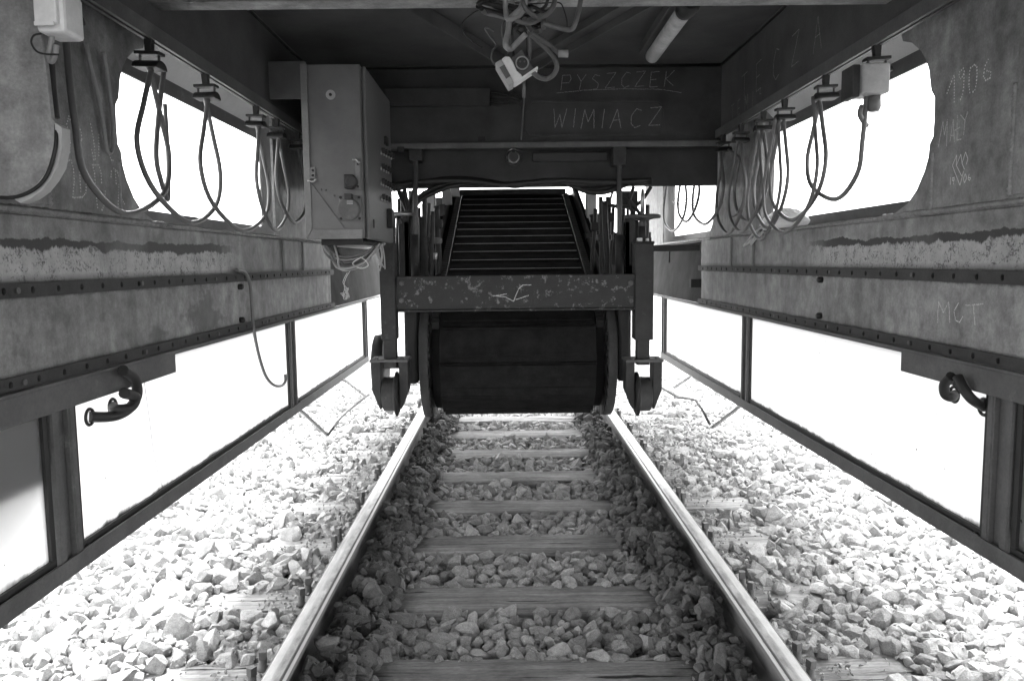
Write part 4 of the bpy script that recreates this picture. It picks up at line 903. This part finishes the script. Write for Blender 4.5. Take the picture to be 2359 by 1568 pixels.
# lower run towards the drum, round its front, then up the slope
a_top = math.pi/2+inc                       # where the belt leaves the drum upward
SLP = .19
n_arc = 7
arc_angles = [R(-95)-i*(SLP/DR) for i in range(0, 8)]
seg_pts = []
ang = math.radians(270+18); tot = ang-(math.pi/2+inc)
k_arc = int(tot*DR/SLP)
for i in range(k_arc+1): a = ang-i*tot/k_arc; seg_pts.append((DC+DR*math.cos(a), DZ+DR*math.sin(a), a))
run = [(seg_pts[-1][0]+math.cos(inc)*SLP*i, seg_pts[-1][1]+math.sin(inc)*SLP*i) for i in range(1, 15)]
path = [(p[0], p[1]) for p in seg_pts]+run
lowrun = [(seg_pts[0][0]+math.cos(inc)*SLP*i, seg_pts[0][1]+math.sin(inc)*SLP*i) for i in range(8, 0, -1)]
path = lowrun+path
BWD = .47
for (y0, z0), (y1, z1) in zip(path, path[1:]):
    d = Vector((0, y1-y0, z1-z0)); L = d.length; d.normalize(); nrm = Vector((1, 0, 0)).cross(d)
    nrm = -nrm if nrm.dot(Vector((0, y0-DC, z0-DZ-.0)))<0 and y0 < DC+.2 else (nrm if nrm.z > 0 or y0 < DC else nrm)
    a = Vector((0, y0, z0)); b = Vector((0, y1, z1)); mb = MB()
    for sx in (0,): mb.bar(a+Vector((-0, 0, 0)), b-d*.006, 2*BWD, .012, up=nrm)
    mb.bar(a+d*.045+Vector((-BWD+.02, 0, 0))+nrm*.009, a+d*.045+Vector((BWD-.02, 0, 0))+nrm*.009, .02, .008, up=nrm)
    e = b-d*.02; mb.bar(e+Vector((-BWD+.01, 0, 0))+nrm*.014, e+Vector((BWD-.01, 0, 0))+nrm*.014, .014, .018, up=nrm)
    slat = mb.build('slat', 'apron', cvr, .002)
    mb2 = MB(); e2 = b-d*.010; mb2.bar(e2+Vector((-BWD+.02, 0, 0))+nrm*.0245, e2+Vector((BWD-.02, 0, 0))+nrm*.0245, .0032, .003, up=nrm); mb2.build('wear_edge', 'machine_light', slat) if y0 > DC+.05 and z0 > 1 else None
# side chains: rows of links along both edges
for sx in (-1, 1):
    mb = MB()
    for (y0, z0), (y1, z1) in list(zip(path, path[1:]))[len(lowrun)+k_arc-1:]:
        for q in range(4):
            t0, t1 = (q+.08)/4, (q+.80)/4
            A = Vector((sx*(BWD+.025), y0+(y1-y0)*t0, z0+(z1-z0)*t0)); B = Vector((sx*(BWD+.025), y0+(y1-y0)*t1, z0+(z1-z0)*t1)); mb.bar(A, B, .045, .055, up=(0, -(z1-z0), (y1-y0)))
    o = mb.build('drive_chain', 'machine', cvr); o['kind'] = 'stuff'
    mb = MB(); NT_ = 30
    gear = []
    for k in range(NT_*2):
        rr = (DR-.035) if k % 2 else (DR+.03)
        for da in (-.3, .3): a = (k+da)*math.pi/NT_; gear.append((DC+rr*math.cos(a), DZ+rr*math.sin(a)))
    mb.prism(gear, 0, sx*(BWD+.058), sx*(BWD+.07)); mb.build('sprocket', 'black_oily', cvr)
    MB().lathe([(.388, -.026), (.392, -.022), (.392, .022), (.388, .026)], (sx*(BWD+.092), DC, DZ), 0, 56).build('guard_disc', 'drum_rim', cvr)
    MB().bar(Vector((sx*(BWD+.072), DC+.10, DZ+.405)), Vector((sx*(BWD+.072), DC+.10+math.cos(inc)*2.5, DZ+.405+math.sin(inc)*2.5)), .05, .01).build('cover_strip', 'apron', cvr)
    MB().lathe([(.09, 0), (.09, .05), (.06, .09)] if sx > 0 else [(.06, -.09), (.09, -.05), (.09, 0)], (sx*(BWD+.105), DC, DZ), 0, 20).build('hub', 'black_oily', cvr)
    # side frame up the slope with plates and cylinders
    a = Vector((sx*(BWD+.10), DC+.10, DZ+.40)); b = a+Vector((0, math.cos(inc)*2.5, math.sin(inc)*2.5))
    MB().bar(a, b, .02, .16).build('side_frame', 'machine', cvr, .003)
    MB().bar(a+Vector((sx*.025, 0, .07)), b+Vector((sx*.025, 0, .07)), .03, .012).build('frame_flange', 'apron', cvr)
    for k, q in enumerate((.28, .95, 1.65)):
        p = a+(b-a).normalized()*q; MB().box(p.x, p.x+sx*.10, p.y-.06, p.y+.06, p.z-.07, p.z+.02).build('bearing_block', 'machine', cvr, .006)
    p = a+(b-a).normalized()*1.25+Vector((sx*.10, 0, .05)); MB().lathe([(.05, -.12), (.062, -.115), (.062, .08), (.07, .085), (.07, .10), (.03, .11)], p, 2, 20).build('motor', 'machine', cvr)
    p = a+(b-a).normalized()*.15+Vector((sx*.09, 0, .05)); MB().lathe([(.045, -.15), (.045, .05), (.06, .052), (.06, .06), (.05, .062)], p, 2, 20).build('cup_flange', 'frame_steel', cvr)
    # dark gear case between drum and fork post
    MB().box(sx*(BWD+.13), sx*(BWD+.21), DC-.32, DC+.25, .62, 1.10).build('gear_case', 'black_oily', cvr, .02)
MB().bar((-.49, path[-1][0], path[-1][1]+.03), (.49, path[-1][0], path[-1][1]+.03), .25, .05).build('head_plate', 'machine', cvr)
MB().lathe([(.335, -.515), (.335, .515)], (0, DC, DZ), 0, 36).build('drum', 'black_oily', cvr)
# front beam, fork posts and guide wheels
FY = 4.40
fb = thing('front_beam', 'peeling steel channel beam bolted across the front of the conveyor', 'beam', tuple(at(1190, 708, 1, FY)))
A, B = at(913, 637, 1, FY), at(1465, 708, 1, FY)
web = MB().box(A.x, B.x, FY, FY+.012, B.z, A.z).build('web', 'peeling', fb, .003); MB().box(A.x, B.x, FY+.0125, FY+.09, A.z-.012, A.z).build('top_flange', 'peeling', fb); MB().box(A.x, B.x, FY-.012, FY+.09, B.z-.012, B.z-.0005).build('bottom_flange', 'peeling', fb, .003)
for u in (925, 1453):
    for v in (652, 692): p = at(u, v, 1, FY); MB().lathe([(.009, -.012), (.0155, -.010), (.0155, 0)], (p.x, FY-.0005, p.z), 1, 6, False).build('bolt', 'frame_steel', web)
strokes('chalk_mark', [[at(u, v, 1, FY) for u, v in pp] for pp in (((1135, 681), (1165, 684), (1183, 694)), ((1168, 677), (1135, 682)), ((1183, 694), (1195, 665), (1204, 656), (1224, 656)), ((1188, 690), (1218, 680)), ((1190, 676), (1183, 694)))], (0, -1, 0), .004, 'chalk_faint', web)
for s in (-1, 1):
    fk = thing('guide_wheel_fork', ('dark fork post with flanged guide wheel under the switch cabinet end of the beam' if s < 0 else 'dark fork post with flanged guide wheel at the handwheel end of the beam'), 'fork post', (s*.74, FY, .5))
    u0, u1 = ((872, 913) if s < 0 else (1464, 1505))
    a_, b_ = at(u0, 560, 1, FY-.02), at(u1, 783, 1, FY-.02)
    MB().box(a_.x, b_.x, FY-.02, FY+.10, b_.z, a_.z).build('outer_tube', 'machine', fk, .005)
    xm = (a_.x+b_.x)/2
    MB().box(xm-.036, xm+.036, FY+.0, FY+.075, .75, b_.z+.02).build('inner_tube', 'machine', fk, .004)
    zc = at(890, 829, 1, FY).z if s < 0 else at(1475, 829, 1, FY).z
    cap = MB().box(xm-.108, xm+.108, FY-.05, FY+.12, zc-.008, zc+.008).build('cap_plate', 'frame_steel', fk, .003)
    for sx in (-1, 1):
        x0_ = xm+sx*.052; x1_ = xm+sx*.104; zb_ = zc-.28; xo = sx
        mb = MB(); P = [(x0_, zc-.009), (x1_, zc-.009), (x1_, zc-.17), (xm+sx*.062, zb_), (x0_, zb_)]
        mb.prism(P, 1, FY-.02, FY+.09); mb.build('fork_cheek', 'machine', fk, .004)
        MB().lathe([(.012, -.008), (.012, .008)], (x0_+sx*.02, FY-.028, zc+.012), 2, 6, False).build('bolt', 'frame_steel', cap)
    wz = zc-.20
    prof = [(.03, -.046), (.085, -.046), (.098, -.04), (.099, .018), (.104, .022), (.128, .028), (.128, .036), (.11, .044), (.03, .046)]
    prof = prof if s < 0 else [(r_, -t_) for r_, t_ in prof[::-1]]
    MB().lathe(prof, (xm, FY+.03, wz), 0, 36).build('wheel', 'machine', fk)
# brake drum edge behind the fork on the cabinet side
bd = thing('brake_disc', 'large dark disc standing edge-on behind the guide wheel fork', 'disc', tuple(at(852, 890, 1, 4.75)))
c_ = at(868, 838, 1, 4.8); MB().lathe([(.17, -.035), (.185, -.03), (.19, .0), (.185, .03), (.17, .035)], (c_.x, 4.95, c_.z-.02), 0, 36).build('disc', 'machine', bd); MB().lathe([(.03, -.02), (.03, .2)], (c_.x, 4.95, c_.z-.02), 0, 12).build('axle', 'machine', bd)
# vertical rods, handwheels, valve gear beside the conveyor
for s, (u, v0, v1) in ((-1, (957, 335, 640)), (1, (1427, 345, 640))):
    a_, b_ = at(u, v0, 1, 4.58), at(u, v1, 1, 4.58)
    rd = thing('guide_rod', ('upright steel guide rod by the hoses at the cabinet end' if s < 0 else 'upright steel guide rod beside the wide handwheel'), 'rod', tuple(b_))
    MB().tube([b_, a_], .0155, 12, 0).build('rod', 'frame_steel', rd); MB().box(a_.x-.04, a_.x+.04, 4.56, 4.66, a_.z-.09, a_.z+.02).build('top_clamp', 'dark_steel', rd, .006)
    MB().tube([b_+Vector((0, .0, 0)), b_+Vector((0, 0, .25))], .026, 12, 0).build('sleeve', 'machine', rd)
    for q in (.03, .06): MB().box(b_.x+s*.035, b_.x+s*(.035+q), 4.6, 4.66, b_.z-.05, b_.z+.30+q).build('guide_strip', 'machine', rd, .004)
for s, (u, v, rr) in ((-1, (922, 494, .075)), (1, (1480, 499, .098))):
    c_ = at(u, v, 1, 4.62)
    hw = thing('handwheel', ('small steel handwheel half hidden by the switch cabinet' if s < 0 else 'wide worn handwheel on a post beside the conveyor'), 'handwheel', (c_.x, c_.y, 1.3))
    rim = MB().torus(c_, 2, rr, .011, 32, 8).build('rim', 'bright_metal' if s < 0 else 'frame_steel', hw)
    for k in range(4):
        a = k*math.pi/2+.5; MB().tube([c_+Vector((0, 0, -.025)), c_+Vector((math.cos(a)*rr, math.sin(a)*rr, 0))], .007, 8, 0).build('spoke', 'frame_steel', rim)
    MB().lathe([(.02, -.05), (.024, -.04), (.018, .0)], c_+Vector((0, 0, -.01)), 2, 14).build('hub', 'frame_steel', hw)
    MB().tube([c_+Vector((0, 0, -.05)), (c_.x, c_.y, 1.42 if s > 0 else 1.28)], .022 if s > 0 else .015, 12, 0).build('shaft', 'machine', hw)
    if s > 0: MB().tube([c_+Vector((0, 0, .0)), c_+Vector((0, 0, .11)), c_+Vector((.0, 0, .16))], [.012, .014, .009], 10, 0).build('grip', 'bright_metal', hw)
def clutter(name, label, cat, parts, loc, group=None):
    t_ = thing(name, label, cat, loc, group)
    for nm, mb, mt in parts: mb.build(nm, mt, t_, .003)
def bx(u0, v0, u1, v1, y, d):
    a_, b_ = at(u0, v0, 1, y), at(u1, v1, 1, y); return MB().box(a_.x, b_.x, y, y+d, b_.z, a_.z)
clutter('valve_block', 'dark valve block with levers behind the wide handwheel', 'valve', [('block', bx(1440, 505, 1470, 560, 4.72, .1), 'black_oily'), ('block', bx(1425, 440, 1470, 478, 4.85, .12), 'machine'), ('lever', MB().tube([at(1400, 480, 1, 4.8), at(1412, 440, 1, 4.8), at(1420, 425, 1, 4.8)], .008, 8, 0), 'black_rubber'),
   ('pipe', MB().tube([at(1395, 470, 1, 4.8), at(1430, 476, 1, 4.8), at(1470, 470, 1, 4.8), at(1500, 430, 1, 4.8)], .012, 8, 3), 'black_rubber'), ('pipe', MB().tube([at(1420, 440, 1, 4.75), at(1448, 460, 1, 4.75), at(1480, 500, 1, 4.75)], .012, 8, 3), 'black_rubber'), ('pipe', MB().tube([at(1460, 430, 1, 4.75), at(1450, 470, 1, 4.75), at(1470, 520, 1, 4.75), at(1460, 560, 1, 4.75)], .012, 8, 3), 'black_rubber'),
   ('gauge', MB().lathe([(.03, 0), (.03, .03)], at(1455, 590, 1, 4.62), 1, 16), 'machine'), ('bracket', bx(1440, 610, 1462, 636, 4.6, .06), 'machine')], tuple(at(1455, 560, 1, 4.72)))
clutter('pipe_manifold', 'dark upright pipes crowded beside the guide rod at the cabinet end', 'pipes', [('pipe', MB().tube([at(u, 440 if k % 2 else 500, 1, 4.8), at(u+random.uniform(-3, 3), 640, 1, 4.8)], .016, 8, 0), 'machine' if k % 2 else 'black_oily') for k, u in enumerate((918, 928, 938, 947, 970, 978))]+[('block', bx(918, 590, 948, 640, 4.7, .1), 'black_oily'), ('joint', MB().lathe([(.012, -.02), (.012, .02)], at(1003, 590, 1, 4.8), 2, 10), 'bright_metal')], tuple(at(940, 640, 1, 4.8)))
# pale columns and plates standing in the open light beyond the bulkhead
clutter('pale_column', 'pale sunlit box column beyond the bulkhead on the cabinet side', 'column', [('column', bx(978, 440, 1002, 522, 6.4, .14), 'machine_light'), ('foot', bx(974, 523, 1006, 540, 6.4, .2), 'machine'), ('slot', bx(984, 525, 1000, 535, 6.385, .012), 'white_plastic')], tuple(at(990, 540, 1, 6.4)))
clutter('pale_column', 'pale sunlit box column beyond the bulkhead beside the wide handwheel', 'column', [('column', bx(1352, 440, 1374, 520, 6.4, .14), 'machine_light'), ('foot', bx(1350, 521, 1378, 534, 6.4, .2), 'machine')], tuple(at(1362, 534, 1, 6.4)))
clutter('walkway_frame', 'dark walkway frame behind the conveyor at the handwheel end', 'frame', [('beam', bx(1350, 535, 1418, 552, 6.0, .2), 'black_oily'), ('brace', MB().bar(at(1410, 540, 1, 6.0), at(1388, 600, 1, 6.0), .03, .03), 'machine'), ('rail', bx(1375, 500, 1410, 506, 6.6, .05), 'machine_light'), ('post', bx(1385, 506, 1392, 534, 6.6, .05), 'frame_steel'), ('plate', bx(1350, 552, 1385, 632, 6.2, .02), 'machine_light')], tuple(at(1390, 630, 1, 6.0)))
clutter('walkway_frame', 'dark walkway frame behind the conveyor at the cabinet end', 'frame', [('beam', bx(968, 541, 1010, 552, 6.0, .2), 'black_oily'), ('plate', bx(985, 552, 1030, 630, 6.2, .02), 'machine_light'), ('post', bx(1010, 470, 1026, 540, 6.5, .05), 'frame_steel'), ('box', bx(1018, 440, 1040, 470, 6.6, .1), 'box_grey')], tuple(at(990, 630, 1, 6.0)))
clutter('support_arm', 'dark horizontal arm joining the fork post to the side wall', 'arm', [('arm', bx(1505, 565, 1612, 578, 4.5, .06), 'black_oily'), ('head', bx(1462, 556, 1508, 562, 4.42, .1), 'black_oily'), ('lug', bx(1592, 643, 1616, 662, 5.0, .05), 'black_oily'), ('chain', MB().tube([at(1543, 578, 1, 4.48), at(1542, 605, 1, 4.48)], .004, 6, 0), 'dark_steel'), ('bright_block', bx(1469, 548, 1480, 556, 4.43, .04), 'white_plastic'), ('bright_block', bx(1490, 549, 1495, 556, 4.43, .04), 'white_plastic')], tuple(at(1560, 578, 1, 4.5)))

clutter('side_screen', 'dark steel screen closing the gap beside the conveyor at the cabinet end', 'screen', [('sheet', bx(880, 548, 985, 716, 5.75, .012), 'machine'), ('stiffener', bx(880, 540, 1012, 549, 5.73, .05), 'black_oily'), ('hose', MB().tube([at(930, 545, 1, 5.6), at(935, 600, 1, 5.6), at(920, 700, 1, 5.6)], .016, 8, 3), 'black_rubber')], tuple(at(930, 716, 1, 5.75)))
clutter('side_screen', 'dark steel screen closing the gap beside the conveyor at the handwheel end', 'screen', [('sheet', bx(1388, 548, 1500, 716, 5.75, .012), 'machine'), ('stiffener', bx(1350, 536, 1500, 547, 5.73, .05), 'black_oily'), ('bracket', bx(1420, 560, 1445, 590, 5.65, .06), 'machine_light')], tuple(at(1440, 716, 1, 5.75)))
clutter('tool_box', 'small pale boxes piled in the light behind the bulkhead at the cabinet end', 'box', [('case', bx(1040, 432, 1058, 452, 6.9, .1), 'box_grey'), ('case', bx(1022, 428, 1038, 446, 7.0, .1), 'machine_light'), ('panel', bx(1004, 455, 1020, 520, 7.0, .03), 'frame_steel')], tuple(at(1040, 452, 1, 6.9)))
clutter('wire_bundle', 'loops of thin wire tied to the pillar behind the far trolleys', 'wires', [('wire', MB().tube([at(1555+random.uniform(-8, 8), 455+k*3, 0, 1.2), at(1580, 458+k*4+random.uniform(-3, 3), 0, 1.19), at(1605, 452+k*4, 0, 1.2)], .003, 6, 3), 'cable_light') for k in range(6)], tuple(at(1580, 480, 0, 1.2)))

def pipes(name, label, us, ylo, yhi, v0, v1, loc):
    t_ = thing(name, label, 'pipes', loc)
    for k, u in enumerate(us):
        y = ylo+(yhi-ylo)*random.random(); a_ = v0+random.uniform(-18, 30); b_ = v1+random.uniform(-8, 4); w = random.uniform(-9, 9)
        p_ = MB().tube([at(u, a_, 1, y), at(u+w*.3, a_+(b_-a_)*.35, 1, y), at(u+w, a_+(b_-a_)*.7, 1, y), at(u+w*.8, b_, 1, y)], random.choice((.011, .014, .019)), 8, 3).build('pipe', random.choice(('black_rubber', 'machine', 'black_oily', 'machine')), t_)
        if k % 2:
            c_ = at(u+w*.5, a_+(b_-a_)*.5, 1, y); MB().lathe([(.02, -.02), (.028, -.015), (.028, .015), (.02, .02)], c_, 2, 8, False).build('coupling', random.choice(('frame_steel', 'machine')), p_)
        if k % 3 == 0:
            c_ = at(u, a_+(b_-a_)*.25, 1, y); MB().box(c_.x-.03, c_.x+.035, y-.02, y+.04, c_.z-.03, c_.z+.025).build('valve_body', random.choice(('machine', 'frame_steel', 'black_oily')), t_, .005)
pipes('hydraulic_lines', 'crowded hydraulic lines and fittings between the switch cabinet and the conveyor', (908, 920, 933, 944, 953, 966, 976, 988, 997, 1006), 4.75, 5.5, 470, 640, tuple(at(950, 640, 1, 5.0)))
pipes('hydraulic_lines', 'crowded hydraulic lines and fittings between the conveyor and the wide handwheel', (1372, 1384, 1393, 1402, 1413, 1436, 1446, 1458, 1492), 4.75, 5.5, 460, 640, tuple(at(1420, 640, 1, 5.0)))
